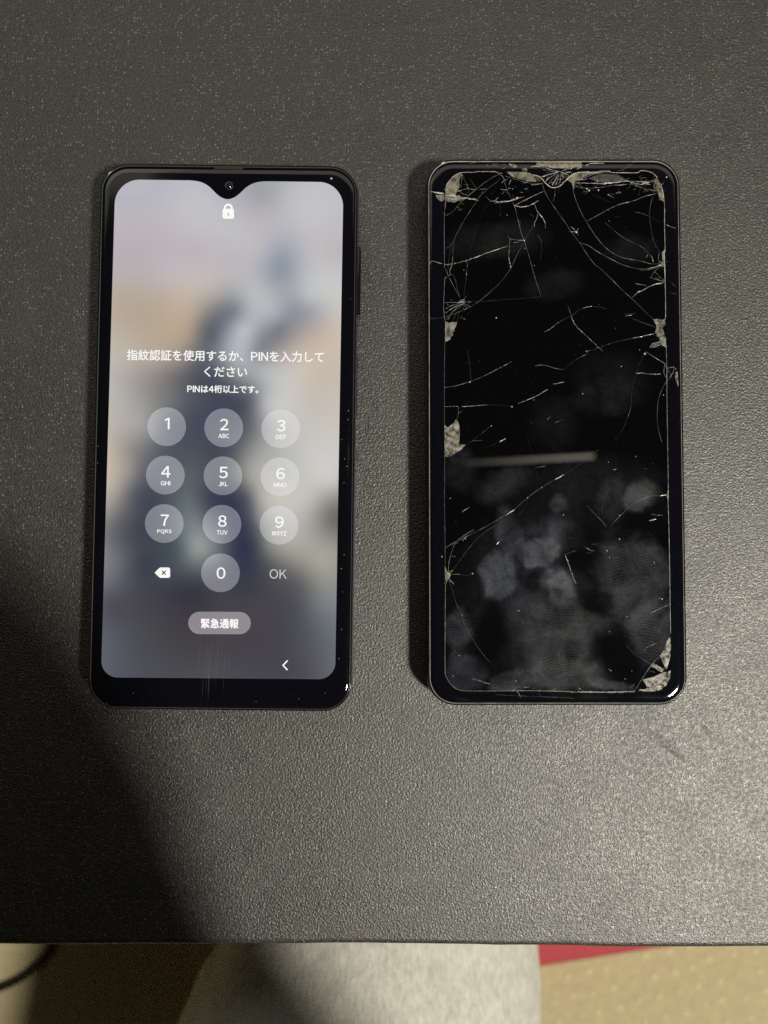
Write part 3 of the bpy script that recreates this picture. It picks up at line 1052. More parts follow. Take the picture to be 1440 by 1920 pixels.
# cracks: tile, width (photo px), openness, mode (s smooth / j jagged), points
CR = """A 1.2 .62 s 840,225 790,250 700,310 630,365 560,425 500,480 440,545 390,585 360,590 350,570
A 1.2 .55 s 850,255 830,290 760,340 700,395 650,450 600,530 540,620 490,710 450,790 430,880 425,1000 405,1075 400,1130
A 1.0 .45 s 450,790 415,850 360,900
A 1.0 .50 s 415,850 395,960 380,1100
A 0.9 .20 s 915,375 830,425 760,470 720,520 690,600 650,680 625,760 600,850 585,940 580,1030
A 1.3 .60 s 870,240 890,290 920,370 950,440 985,520 1010,620 1040,740 1070,825 1110,950 1165,1150 1215,1304 1210,1329
A 3.2 .95 j 760,465 850,470 930,465 1000,440 1070,425
A 1.6 .80 j 800,480 870,478 950,462 1010,450
A 1.4 .75 s 1250,375 1150,420 1050,470 980,505
A 2.4 .85 j 980,505 1040,520 1110,510 1150,490 1200,460
A 2.4 .85 j 1160,490 1190,560 1230,610 1260,660 1260,710
A 2.0 .85 j 1195,580 1180,630 1160,670 1165,700
A 1.3 .60 s 1235,310 1250,370 1300,460 1360,550 1440,660 1488,734 1568,840 1630,935 1700,1030 1768,1084 1890,1204 1960,1274 2050,1354 2150,1454 2238,1532
A 1.3 .55 j 920,780 945,810 990,812 1060,815
A 2.2 .95 j 975,838 1015,838
A 1.6 .80 j 1010,826 1060,816
A 1.6 .75 j 945,800 935,870 930,950 940,1020 950,1060
A 1.1 .40 s 1070,820 1100,770 1150,690
A 1.2 .50 s 1065,840 1000,960 945,1074 890,1154 830,1224 740,1304 660,1369 580,1419 480,1464 400,1494 340,1509 290,1519 220,1524
A 2.0 .85 j 350,1040 450,1028 540,1003 640,970 740,930 830,900 930,868
A 2.2 .85 s 215,1040 225,1015 245,1005 280,1015 330,1030
A 4.5 .90 j 220,380 260,388 300,392 352,402
A 6.0 .75 j 352,420 420,412 480,428 540,437 600,447 660,462
A 3.0 .85 j 380,445 440,452 510,440 560,438
A 1.6 .65 j 470,378 520,362 560,350 630,365
A 1.4 .60 j 480,372 520,402 570,415 625,370
A 1.3 .60 s 510,240 505,290 500,345
A 1.3 .60 s 515,245 545,300 570,370
A 1.1 .45 s 585,270 610,310 640,355
A 1.6 .70 j 840,222 870,240 890,262 905,290
A 1.4 .60 s 900,240 1000,272 1100,300 1230,310
A 3.2 .80 j 1130,322 1180,318 1232,305
A 1.0 .30 s 850,490 860,570 845,600
A 1.0 .35 s 1190,770 1220,830 1225,900 1215,1000
A 1.2 .55 s 1190,768 1210,800 1232,838
A 1.1 .45 s 550,1010 560,1060 560,1014 550,1124 540,1214 525,1324
A 2.6 .55 j 930,125 970,140 1010,160
A 3.0 .85 j 1130,157 1180,150 1250,160
A 1.2 .45 j 800,122 850,140 900,135
A 1.2 .50 j 540,150 560,160 572,170
A 1.0 .35 j 1030,640 1035,700 1035,760
A 1.2 .40 s 1120,580 1155,605
A 1.0 .35 s 1345,395 1340,430 1325,470
N 2.2 .85 j 790,300 720,250 640,200
N 1.6 .80 j 780,290 700,265 560,225
N 1.6 .75 j 780,300 660,280 520,250
N 2.6 .90 j 330,205 420,190 520,190
N 1.5 .70 j 520,190 600,230 700,270
N 2.6 .95 j 500,372 600,342 700,312 780,298
N 2.0 .85 s 570,450 620,400 740,320
N 1.5 .70 s 620,490 690,400 770,320
N 2.6 .85 s 680,515 740,405 785,330
N 1.6 .75 s 735,515 770,420 795,340
N 1.6 .70 s 800,490 815,410 810,340
N 2.8 .85 j 870,395 850,350 820,320
N 2.0 .80 j 925,385 885,335 840,310
N 2.2 .85 j 965,355 900,312 830,300
N 2.6 .90 j 1015,325 990,290 900,300
N 1.6 .75 j 1015,232 920,245 830,285
N 2.0 .75 j 1060,205 960,230 880,262
N 1.5 .65 s 650,470 700,470 760,440
N 3.2 .70 j 1090,240 1130,225 1170,205
N 2.4 .90 j 1240,182 1300,160
N 4.6 .95 s 1305,150 1370,146 1440,143 1560,146
N 1.0 .35 s 650,570 625,620 600,660
N 1.4 .45 s 725,580 720,680 700,790
N 1.0 .35 s 800,560 780,640
B 1.4 .65 s 265,310 265,380 300,490 340,580 390,665 450,760 530,860 600,920 680,965 780,990 870,1005 960,1030 1050,1030
B 1.6 .70 s 390,645 480,595 580,540 680,495 800,465 900,425 1020,395
B 1.5 .65 s 320,840 400,865 480,920 580,975 700,1035 820,1070 920,1075 1000,1060 1050,1045
B 1.2 .60 s 860,1088 960,1082 1030,1058
B 1.2 .50 s 550,660 620,720 700,785 800,840 890,885 940,940 980,990
B 1.2 .50 s 980,420 960,490 950,600 965,720 990,840 1040,920
B 1.6 .80 s 1040,920 1030,970 1035,1000 1060,1020
B 1.4 .65 s 650,220 730,270 820,320 910,355 1020,375
B 1.5 .70 s 270,290 380,250 480,215 600,210
B 2.2 .85 j 280,302 400,304 500,306 600,300 740,285 870,290 1000,285
B 4.2 .95 j 480,312 600,302 680,292 735,285
B 3.4 .90 j 640,325 700,320 745,312
B 5.0 .95 j 880,303 950,300
B 2.2 .75 j 800,300 870,318 960,312
B 1.3 .60 s 280,335 400,350 520,340 640,320
B 1.3 .60 s 270,310 320,345 390,350
B 1.2 .55 s 285,300 330,330 345,348
B 1.0 .35 s 870,345 850,420
B 1.2 .60 s 980,300 1000,340 1022,372
B 2.0 .70 j 1010,290 990,330 1000,375
B 1.4 .45 j 820,565 880,575 940,600
B 0.9 .30 s 940,600 1050,660
B 1.5 .70 j 1100,680 1140,695 1185,712
B 1.0 .28 s 430,405 520,440 600,480
B 1.2 .50 j 660,195 720,180 790,130
B 1.6 .80 j 240,690 285,735 310,775
B 1.4 .70 j 230,740 290,740 310,710
B 2.0 .85 j 920,975 935,948
B 2.0 .85 j 955,950 975,970 985,1015
C 1.4 .70 s 352,200 372,235 382,268
C 1.6 .70 s 425,100 420,180 400,230 408,265
C 1.2 .55 s 405,268 430,265 450,310 470,400 490,470
C 1.4 .65 s 395,290 430,360 470,430 492,470
C 1.4 .70 s 358,305 385,275 410,262
C 1.6 .70 s 345,515 420,513 500,515
C 1.4 .65 s 365,572 420,540 490,525
C 1.4 .65 s 360,612 430,560 495,535
C 1.2 .60 s 400,622 460,560 505,535
C 1.2 .60 s 365,668 430,600 485,548
C 1.4 .65 j 510,510 530,480 548,455
C 1.6 .70 j 515,512 550,508 592,510
C 1.4 .65 j 515,520 550,535 582,552
C 1.2 .60 j 512,525 535,545 555,562
C 1.2 .55 j 505,525 495,550 478,572
C 3.4 .90 j 470,520 500,505 530,515 515,535 490,525
C 3.0 .85 j 485,505 510,488 535,500
C 1.0 .45 s 425,692 450,630 475,590
C 1.0 .35 s 465,690 478,640 485,600
C 0.9 .28 s 590,505 750,500 900,488 1050,478 1210,465
C 1.4 .55 j 1400,680 1360,705 1310,750 1250,780
C 1.1 .38 s 1400,680 1500,630 1568,580 1638,555 1698,548 1808,570
C 2.0 .75 s 1600,566 1638,555 1680,549
C 1.2 .42 s 560,950 575,1050 582,1100 592,1230
D 1.8 .80 s 960,290 1020,310 1085,325
D 2.0 .85 s 1085,335 1020,345 950,370 890,405 850,420 785,478
D 3.0 .90 j 840,418 868,418
D 1.4 .70 s 1000,240 1040,280 1085,320
D 1.4 .70 s 1050,190 1000,230 970,270 958,292
D 2.0 .75 j 1020,350 1050,345 1080,330
D 1.8 .70 j 820,345 870,352 920,362
D 1.2 .40 s 1130,315 1190,380
D 2.0 .45 s 1130,425 1195,440
D 2.4 .85 s 950,205 1010,192 1055,175
D 1.6 .55 j 215,545 235,600 260,680 300,740 380,815 450,880 530,950
D 2.2 .75 j 245,650 265,690 285,720
D 2.0 .80 s 730,637 790,626
D 1.0 .45 s 720,620 820,615
D 1.3 .55 s 1000,735 900,700 800,660
D 2.0 .75 j 990,795 880,820 790,835
D 1.0 .32 j 780,840 640,870 560,895 480,930 400,950 380,980 300,1020 220,1080 175,1115
D 1.6 .60 j 470,915 500,925 525,950
D 1.4 .60 j 370,955 410,945
D 2.0 .75 j 950,920 975,885 1050,868
D 1.6 .70 j 960,922 1010,908 1058,888
D 1.4 .65 j 985,905 1000,890 1030,895
D 1.8 .75 s 915,958 1000,1010 1095,1070
D 1.0 .30 s 900,980 850,1080 840,1130 810,1220 790,1320 785,1420 770,1500 740,1580 700,1670 640,1750
D 1.5 .55 s 783,1440 770,1500 755,1545
C 1.6 .70 s 1170,1085 1215,1078 1280,1085 1340,1105 1420,1118
E 1.4 .62 s 355,320 450,305 540,280 640,245 740,200 820,158 890,122 960,85
E 1.8 .80 j 790,172 830,155
E 1.4 .70 j 352,490 475,488 480,540 465,600
E 2.2 .80 s 510,491 590,487 680,480 740,475
E 1.0 .28 s 740,475 850,478 960,492
E 1.7 .75 s 1015,463 1100,430 1180,395 1240,360 1280,335
E 1.0 .38 s 540,840 600,800 690,730 770,665
E 1.2 .60 s 600,800 690,795
E 1.4 .45 j 480,552 515,530
E 3.6 .95 j 845,808 905,778
E 0.9 .22 s 690,870 760,850 845,808
E 0.9 .22 s 1090,750 1120,850 1140,920 1170,1040 1200,1150
E 1.6 .50 s 1170,1040 1265,1025
F 2.0 .75 j 80,285 130,282 190,266
F 1.6 .75 s 0,355 35,335
F 1.6 .50 j 100,635 165,612
F 1.2 .38 j 25,605 60,585
F 2.4 .75 j 825,190 900,190 960,200 1050,198
F 2.4 .85 j 1110,145 1140,140 1170,135 1190,160
F 1.8 .75 j 1085,112 1110,150 1140,200 1150,215
F 1.8 .75 j 1130,230 1160,190 1170,150
F 1.2 .55 s 1150,220 1100,270 1060,340 1030,430 1020,530 1020,620 1035,720 1060,810
F 1.4 .60 s 1085,110 1080,190 1110,240
F 3.0 .95 j 100,1147 180,1103
F 1.0 .38 s 180,1105 280,1040 370,970
F 1.1 .40 s 450,912 490,880
F 1.0 .30 s 90,880 140,885 165,905
F 1.0 .30 s 620,570 680,555
F 1.2 .40 s 900,1050 935,1048
F 3.0 .85 j 625,1062 652,1052
G 1.3 .55 s 360,805 450,755 550,700 650,650 760,590 900,510 985,455 1100,350 1225,260 1350,185 1425,148
G 2.6 .95 j 900,512 985,456
G 2.6 .95 j 1350,187 1425,148
G 1.6 .60 s 360,800 450,745 530,690 620,635
G 1.6 .70 s 475,755 445,770 420,830 395,920 385,1020
G 1.2 .45 s 420,1010 480,930 560,820 640,730 720,660 810,600
G 1.4 .70 j 400,1040 450,1040 492,1042
G 0.9 .35 s 490,1045 560,1050 605,1033
G 1.6 .70 j 395,1080 370,1105 360,1140
G 1.8 .75 j 395,1080 420,1110 440,1135
G 3.4 .85 j 375,1030 405,1040 395,1065 380,1085
G 2.0 .80 j 395,1040 420,1008 430,1000
G 2.0 .80 j 385,1020 390,1050 400,1075
G 1.0 .30 s 640,1000 700,920 760,850 830,765 880,710
G 3.0 .90 j 820,771 846,749
G 0.9 .22 s 720,910 800,830
G 0.9 .25 s 1100,350 1080,430 1010,520
G 2.0 .60 j 510,482 580,432
G 1.4 .45 j 410,880 455,880
H 1.5 .55 s 1115,325 1040,330 960,338 900,355 800,410 730,470 680,520 595,610
H 2.4 .85 j 1035,337 1100,325
H 1.8 .38 j 385,420 450,490 520,560 565,615
H 1.2 .30 s 600,260 545,370 525,470 540,570
H 3.0 .60 j 190,860 220,940 250,1030 290,1130
H 1.2 .45 s 190,860 290,825
H 4.0 .85 j 945,557 1010,543
H 1.6 .50 j 970,500 1020,508 1070,508
H 3.0 .85 j 625,102 652,93
H 2.0 .35 j 360,790 430,830 465,830
H 1.6 .30 j 430,772 490,766
H 1.6 .35 j 625,898 680,885
H 1.4 .30 j 380,850 440,845
H 1.4 .28 j 215,700 250,720 285,715
I 1.2 .45 s 400,50 430,150 460,250 500,330 520,400 550,470 600,560 680,680 770,785
I 1.8 .75 j 395,45 415,45 435,70
I 1.4 .35 s 370,580 420,650 460,690
I 1.0 .35 s 425,680 418,705
I 2.2 .70 j 600,922 680,945 760,975
I 1.3 .45 s 815,1068 1100,1082 1440,1095 1528,1107
J 2.2 .70 s 960,335 1040,295 1120,260
J 1.6 .50 s 1030,475 1050,525
J 2.2 .50 j 900,665 930,640 1020,600
J 1.6 .50 j 895,662 915,685
J 2.0 .70 s 820,1030 880,930 960,810 1020,740
J 1.2 .45 s 945,855 1000,865
J 1.6 .35 j 870,735 910,760 960,790
J 1.4 .25 j 740,620 800,690 870,740"""

CW = 0.52


def surf_z(px, py):
    """height of the broken phone's cover glass (it curves down towards the rim)"""
    p = phB.inv @ P(px, py, Z_FACE)
    d = min(phB.w / 2 - abs(p.x), phB.h / 2 - abs(p.y)) / MM
    tab = [(.41, 8.0), (.52, 8.26), (.80, 8.45), (1.3, 8.60), (2.0, 8.675), (2.8, 8.70)]
    return interp(tab, d) * MM * ZS


def ribbon(name, px_pts, w, vis, jag, parent, mat=None, taper=True, vary=0.45):
    pts = px_pts if len(px_pts) < 3 and not jag else (smooth_pts(px_pts, 5) if not jag else px_pts)
    # resample
    res = [pts[0]]
    step = 2.2 if jag else 3.0
    for a, b in zip(pts, pts[1:]):
        L = math.hypot(b[0] - a[0], b[1] - a[1])
        m = max(1, int(L / step))
        for k in range(1, m + 1):
            t = k / m
            res.append((a[0] + (b[0] - a[0]) * t, a[1] + (b[1] - a[1]) * t))
    n = len(res)
    seed = random.random() * 100
    v, f, vs = [], [], []
    for i, (x, y) in enumerate(res):
        a, b = res[max(i - 1, 0)], res[min(i + 1, n - 1)]
        dx, dy = b[0] - a[0], b[1] - a[1]
        L = math.hypot(dx, dy) or 1.0
        nx_, ny_ = -dy / L, dx / L
        q = Vector((x * .11, y * .11, seed))
        ww = w * (0.75 + 0.5 * noise.noise(q * 1.7))
        jx = noise.noise(q * 2.3 + Vector((9, 0, 0))) * (0.4 * w if jag else 0.3)
        if jag:
            ww *= 0.45 + 1.1 * random.random()
        e = min(i, n - 1 - i) / max(1, n - 1)
        if taper:
            ww *= min(1.0, 0.35 + e * 6)
        ww = max(ww * CW, 0.40)
        x += nx_ * jx
        y += ny_ * jx
        nn = noise.noise(q * 0.8 + Vector((0, 5, 0)))
        o = vis * (1.0 + vary * 1.6 * nn) if vary < .4 else vis * (0.62 + 2.0 * max(0.0, nn) ** 1.4 - 0.5 * max(0.0, -nn))
        for s in (-0.5, 0.0, 0.5):
            X, Y = x + nx_ * ww * s, y + ny_ * ww * s
            zz = min(surf_z(X, Y), Z_FACE) + 3e-5 + (2.0e-5 if s == 0 else 0)
            v.append(phB.loc(X, Y, zz))
            vs.append(max(0.0, min(1.0, o)))
    for i in range(n - 1):
        for k in (0, 1):
            a = i * 3 + k
            f.append((a, a + 1, a + 4, a + 3))
    return mk_obj(name, v, f, mat or M_CRACK, parent, attrs={"vis": ('FLOAT', vs)})


def patch(name, px_pts, mat, parent, up=2.5e-5, rough=0.0, holes=None):
    polys = [px_pts] + (holes or [])
    vs = [[Vector((x, y, 0)) for x, y in pl] for pl in polys]
    tris = tessellate_polygon(vs)
    flat = [p for pl in polys for p in pl]
    out = []
    for t in tris:
        a, b, c = (flat[i] for i in t)
        ar = (b[0] - a[0]) * (c[1] - a[1]) - (b[1] - a[1]) * (c[0] - a[0])
        out.append(t if ar < 0 else (t[0], t[2], t[1]))
    nv = len(flat)
    top = [phB.loc(x, y, min(surf_z(x, y), Z_FACE) + up + random.random() * rough) for x, y in flat]
    o = mk_obj(name, top, out, mat, parent)
    return o


def rough_outline(pts, amp=0.8, step=3.0):
    res = []
    for a, b in zip(pts, pts[1:] + pts[:1]):
        L = math.hypot(b[0] - a[0], b[1] - a[1])
        m = max(1, int(L / step))
        for k in range(m):
            t = k / m
            res.append((a[0] + (b[0] - a[0]) * t + random.uniform(-amp, amp) * (k > 0),
                        a[1] + (b[1] - a[1]) * t + random.uniform(-amp, amp) * (k > 0)))
    return res


for ln in CR.splitlines():
    t, w, vis, mode, ps = ln.split(' ', 4)
    ribbon("crack", tp(t, ps), float(w), float(vis) ** (1.5 if mode == 'j' else 1.95), mode == 'j', disp)

# pale rim of the display where the glass has lifted
EDGES = """A 1.5 .55 352,560 350,700 351,900 352,1040 352,1064
C 1.6 .55 365,285 354,310 350,420 345,515 350,640 358,680
C 1.2 .42 356,870 353,1000 352,1152 352,1352 352,1540 353,1800 354,2100 352,2260 355,2500 358,2720 360,2870
I 1.6 .60 362,80 360,140 358,500 358,850 375,920 410,975 460,1015 520,1032 640,1035 800,1035 1000,1033
I 2.6 .55 1000,1033 1150,1032 1300,1035 1440,1038 1560,1045 1760,1046 2000,1041 2068,1036
A 2.4 .70 365,345 375,315 395,285 430,245 470,220 520,208 620,206 640,201 800,201 840,215 870,214
N 3.2 .85 360,340 440,360 490,390 540,450 590,500 640,540 700,555 770,545 830,510 890,450 940,400 1000,350 1080,310 1180,295 1300,290
B 2.6 .80 380,207 480,205 500,197 590,197 612,208 830,210 870,193 920,195 980,215 1020,255
B 2.4 .75 1050,310 1070,380 1078,440 1085,520 1085,700 1090,900 1080,925 1085,960 1085,1060 1090,1190
D 2.0 .75 1088,180 1090,330 1094,500 1093,665
D 1.6 .65 1100,915 1105,1080 1106,1300 1108,1500 1113,1800 1118,2150 1116,2290
H 2.0 .70 1115,285 1118,330 1116,365 1122,550 1126,700 1132,1056 1135,1306 1140,1576
D 2.4 .70 1082,40 1084,100 1086,190"""
for ln in EDGES.splitlines():
    t, w, vis, ps = ln.split(' ', 3)
    ribbon("display_edge", tp(t, ps), float(w), float(vis) ** 1.6, False, disp, taper=False, vary=0.2)

# broad pale areas of lifted or crushed glass
PALE = [('A', "355,560 358,440 362,345 375,315 395,285 430,245 470,220 505,212 520,238 500,242 482,282 492,332 462,382 452,415 372,436"),
        ('N', "-90,290 60,292 200,290 300,310 360,345 370,390 410,440 400,460 300,450 150,420 0,370 -60,320"),
        ('N', "900,430 940,400 1000,350 1080,310 1180,295 1300,290 1440,292 1560,295 1440,312 1300,340 1180,390 1070,440 1050,500 1055,560 1040,580 1020,520 1005,478 960,440"),
        ('B', "985,282 1020,258 1050,310 1072,390 1076,470 1060,462 1038,440 1025,380 1010,330"),
        ('D', "1062,60 1084,45 1086,190 1060,192 1020,184 1050,165 1066,140"),
        ('H', "1122,285 1124,330 1118,368 1106,340 1085,326 1106,315"),
        ('G', "355,960 372,1010 400,1025 410,1050 385,1085 365,1100 358,1090")]
for t, ps in PALE:
    patch("pale_glass_edge", tp(t, ps), M_EDGE, disp, 2.2e-5)
CHIPS = [('C', "358,680 390,700 420,690 465,690 450,740 430,800 400,850 356,870"),
         ('D', "980,665 1030,662 1060,672 1090,662 1092,720 1062,742 1082,790 1096,830 1102,920 1062,902 1040,842 1000,792 1012,722"),
         ('E', "354,655 385,680 420,650 460,605 485,660 490,750 482,832 540,835 500,880 440,920 395,942 356,942"),
         ('F', "1182,180 1205,178 1208,312 1196,270 1180,232"),
         ('A', "270,410 352,405 352,455 320,468 290,450"),
         ('A', "372,436 450,418 540,432 530,452 470,462 440,480 372,470"),
         ('A', "930,128 985,132 1010,158 975,168 950,160"),
         ('N', "1090,190 1190,165 1180,215 1100,245"),
         ('N', "160,235 230,222 265,255 235,285 180,270"),
         ('J', "1137,545 1102,590 1087,660 1042,720 1062,760 1087,820 1106,842 1130,760 1141,650"),
         ('J', "988,784 962,810 1020,846 1062,868 1084,846 1040,815"),
         ('J', "1062,874 1000,902 890,935 912,968 930,1002 990,990 1060,960 1108,900 1100,862"),
         ('J', "926,1006 900,1022 862,1020 850,1034 950,1042 1042,1030 1102,982 1132,922 1140,850 1114,866 1112,905 1062,965 990,995"),
         ('J', "300,1040 420,1036 560,1040 700,1037 812,1034 820,1046 640,1052 480,1050 330,1050")]
for i, (t, ps) in enumerate(CHIPS):
    patch("glass_chip", rough_outline(tp(t, ps), 0.7), M_CHIP, disp, 2.4e-5, 3e-5)
for t, ps in [('N', "360,345 480,365 492,450 420,450 382,390"), ('D', "955,918 980,880 1045,862 1062,888 1010,915"),
              ('B', "500,222 640,225 760,290 600,298 480,290 400,262")]:
    patch("glass_facet", tp(t, ps), M_FACET, disp, 2.1e-5)
# exposed earpiece grille under the broken top edge
gr = tp('N', "415,128 1180,124 1175,170 1100,205 900,232 700,225 520,190 410,170")
patch("earpiece_grille", rough_outline(gr, 0.4), mat_chip("dusty_grille", (0.14, 0.13, 0.10), (0.55, 0.50, 0.38), 0.5, 1.0, 1300.0), phB.root, 1.6e-5)
random.seed(23)
# fine splinters along the crushed top edge, the corners and around the impact points
ZONES = [(842, 990, 338, 378, 34), (1082, 1240, 330, 366, 40), (836, 870, 335, 400, 12), (1222, 1246, 330, 390, 16), (960, 1010, 318, 345, 8), (960, 1200, 1289, 1297, 24),
         (1130, 1215, 306, 318, 6), (880, 960, 305, 317, 6), (1225, 1248, 480, 530, 8), (838, 880, 560, 600, 8), (1226, 1250, 600, 660, 10),
         (1205, 1256, 1225, 1290, 16), (836, 852, 1060, 1090, 6), (1010, 1080, 318, 345, 14), (838, 862, 790, 850, 6)]
for x0, x1, y0, y1, cnt in ZONES:
    for _ in range(cnt):
        x, y = random.uniform(x0, x1), random.uniform(y0, y1)
        a = random.gauss(-0.1, 0.55) if x1 - x0 > 60 else random.uniform(0, 3.14)
        L = random.uniform(3, 15) if x1 - x0 > 60 else random.uniform(3, 9)
        b = a + random.uniform(-.5, .5)
        p1 = (x + math.cos(a) * L * .5, y + math.sin(a) * L * .5)
        p2 = (p1[0] + math.cos(b) * L * .5, p1[1] + math.sin(b) * L * .5)
        ribbon("splinter", [(x, y), p1, p2], random.choice((.9, 1.1, 1.4, 2.0)), random.choice((.10, .16, .24, .4, .8)), True, disp)
random.seed(11)
# glass specks
SPK = [('A', 915, 590, 2), ('A', 965, 355, 2), ('A', 1160, 1045, 2), ('A', 525, 1085, 2.4), ('A', 545, 1008, 2.6), ('A', 1005, 438, 4.5),
       ('A', 1150, 490, 3), ('A', 945, 1055, 3.4), ('A', 940, 1025, 3), ('A', 1070, 822, 3.6), ('A', 1345, 412, 2.4), ('A', 1075, 890, 2),
       ('B', 405, 370, 6), ('B', 490, 367, 3.4), ('B', 385, 355, 3.4), ('B', 290, 742, 5), ('B', 575, 545, 2), ('B', 585, 645, 1.8),
       ('B', 1103, 250, 4), ('B', 480, 285, 3.4), ('B', 790, 300, 3.4), ('C', 818, 650, 3.6), ('C', 550, 260, 2), ('C', 445, 160, 2),
       ('D', 908, 975, 5), ('D', 860, 940, 2), ('D', 695, 1090, 2.2), ('D', 855, 418, 3.6), ('D', 262, 680, 3), ('D', 338, 775, 2.4),
       ('F', 348, 375, 3), ('F', 825, 940, 2.4), ('F', 580, 990, 2.2), ('F', 1075, 388, 2.2), ('F', 910, 18, 4), ('E', 772, 665, 2.6),
       ('E', 960, 492, 3), ('E', 580, 270, 3), ('E', 1158, 430, 1.8), ('G', 605, 1033, 3.4), ('G', 520, 735, 2.2), ('G', 538, 720, 3), ('G', 405, 355, 2.4),
       ('G', 1100, 350, 2.6), ('G', 1228, 260, 2.8), ('G', 330, 880, 3), ('H', 678, 722, 3.2), ('H', 568, 827, 3.2), ('H', 993, 935, 3.2), ('H', 590, 890, 2.4),
       ('H', 680, 510, 2.2), ('H', 175, 505, 2.4), ('I', 485, 717, 2.4), ('I', 430, 898, 2.6), ('I', 1020, 312, 3), ('I', 510, 350, 2), ('I', 995, 945, 2.6),
       ('J', 745, 365, 2.4), ('J', 1062, 207, 3.2), ('J', 1040, 200, 2.2), ('J', 590, 500, 2), ('J', 600, 850, 2.6), ('J', 585, 840, 2), ('J', 730, 925, 2), ('J', 790, 855, 2)]
for t, x, y, r in SPK:
    c = tp(t, "%f,%f" % (x, y))[0]
    n = random.choice((5, 6, 7))
    a0 = random.random() * 6
    pl = [(c[0] + r * .42 * random.uniform(.6, 1.3) * math.cos(a0 + 6.283 * i / n),
           c[1] + r * .42 * random.uniform(.6, 1.3) * math.sin(a0 + 6.283 * i / n)) for i in range(n)]
    v = [phB.loc(px, py, min(surf_z(px, py), Z_FACE) + 3e-5) for px, py in pl]
    v.append(phB.loc(c[0], c[1], min(surf_z(*c), Z_FACE) + 1.6e-4))
    mk_obj("glass_speck", v, [((i + 1) % n, i, n) for i in range(n)], M_CRACK, disp, attrs={"vis": ('FLOAT', [.95] * len(v))})

# faint scratches at the bottom of the working phone
SCR = [(376, 1192, 372, 1268, .14), (388, 1180, 386, 1300, .20), (393, 1210, 390, 1312, .30), (399, 1180, 391, 1308, .16), (405, 1220, 400, 1285, .14),
       (411, 1180, 404, 1290, .18), (418, 1185, 414, 1260, .12), (424, 1190, 418, 1300, .15), (381, 1265, 379, 1308, .16), (430, 1200, 428, 1270, .10)]
for x0, y0, x1, y1, o in SCR:
    m = 10
    v, vs, f = [], [], []
    for i in range(m + 1):
        t = i / m
        x, y = x0 + (x1 - x0) * t, y0 + (y1 - y0) * t
        for s in (-.6, .6):
            v.append(phA.loc(x + s, y, Z_FACE + 1.0e-4))
            vs.append(.2 * o * math.sin(math.pi * (0.06 + .88 * t)))
    for i in range(m):
        f.append((2 * i, 2 * i + 2, 2 * i + 3, 2 * i + 1))
    mk_obj("scratch", v, f, M_CRACK, phA.glass, attrs={"vis": ('FLOAT', vs)})

# dust on the working phone's bezel and screen
random.seed(31)
DUST = [(653, 770, 2.6), (652, 787, 2.2), (640.5, 824, 1.6), (650, 874, 1.8), (646, 860, 2.4), (645, 905, 1.6), (658, 560, 1.6), (642, 488, 1.5), (184, 837, 1.8),
        (183, 868, 1.5), (645, 1040, 2.0), (640, 1066, 2.2), (643, 1110, 1.6), (306, 1156, 1.6), (640, 1180, 1.8), (636, 1235, 2.0), (200, 1318, 1.8), (480, 1315, 1.5), (560, 1310, 1.6),
        (205, 700, 1.3), (330, 318, 1.4), (520, 322, 1.3), (250, 1300, 1.5), (610, 1300, 1.6), (600, 470, 1.0), (290, 900, 1.0), (480, 560, 1.0), (560, 1200, 1.1)]
for x, y, r in DUST:
    n = 6
    c = phA.loc(x, y, Z_FACE + 9e-5)
    v = [(c.x + r * 6.5e-5 * random.uniform(.5, 1.3) * math.cos(6.283 * i / n), c.y + r * 9e-5 * random.uniform(.5, 1.5) * math.sin(6.283 * i / n), c.z) for i in range(n)]
    v.append((c.x, c.y, c.z + 8e-5))
    mk_obj("dust_speck", v, [(i, (i + 1) % n, n) for i in range(n)], M_CRACK, phA.glass, attrs={"vis": ('FLOAT', [random.uniform(.25, .6)] * (n + 1))})

# side key of the broken phone
y0l, y1l = phB.loc(1275, 430).y, phB.loc(1277, 560).y
slab("volume_key", (phB.w / 2 + 0.3 * MM, (y0l + y1l) / 2, 4.9 * MM * ZS), 1.2 * MM, abs(y0l - y1l), 2.4 * MM, M_FRAME2, phB.root, 0.25 * MM)

# ================================================================== below the mat's edge
ZF = -0.38
floor = mk_obj("floor", [(-1.6, -1.6, ZF), (1.6, -1.6, ZF), (1.6, 1.6, ZF), (-1.6, 1.6, ZF)], [(0, 1, 2, 3)], M_FLOOR)
floor["kind"] = "structure"
# raised pale dots of the floor cover
dot_me = None
v, f = [], []
random.seed(3)
c0 = P(1150, 1850, ZF)
sp = 0.0165
nd = 8
for i in range(-14, 30):
    for j in range(-8, 7):
        jx, jy = random.gauss(0, .0011), random.gauss(0, .0011)
        x = jx + c0.x + i * sp * math.cos(.25) - j * sp * math.sin(.25)
        y = jy + c0.y + i * sp * math.sin(.25) + j * sp * math.cos(.25)
        if x < 0.06 or x > 0.46:
            continue
        r = 0.0024 * random.uniform(.8, 1.25)
        b = len(v)
        for k in range(nd):
            a = 6.2832 * k / nd
            v.append((x + r * math.cos(a), y + r * math.sin(a), ZF + 0.0003))
        v.append((x, y, ZF + 0.0014))
        for k in range(nd):
            f.append((b + k, b + (k + 1) % nd, b + nd))
dots = mk_obj("floor_dots", v, f, M_DOT, floor, smooth=True)
dots["kind"] = "stuff"


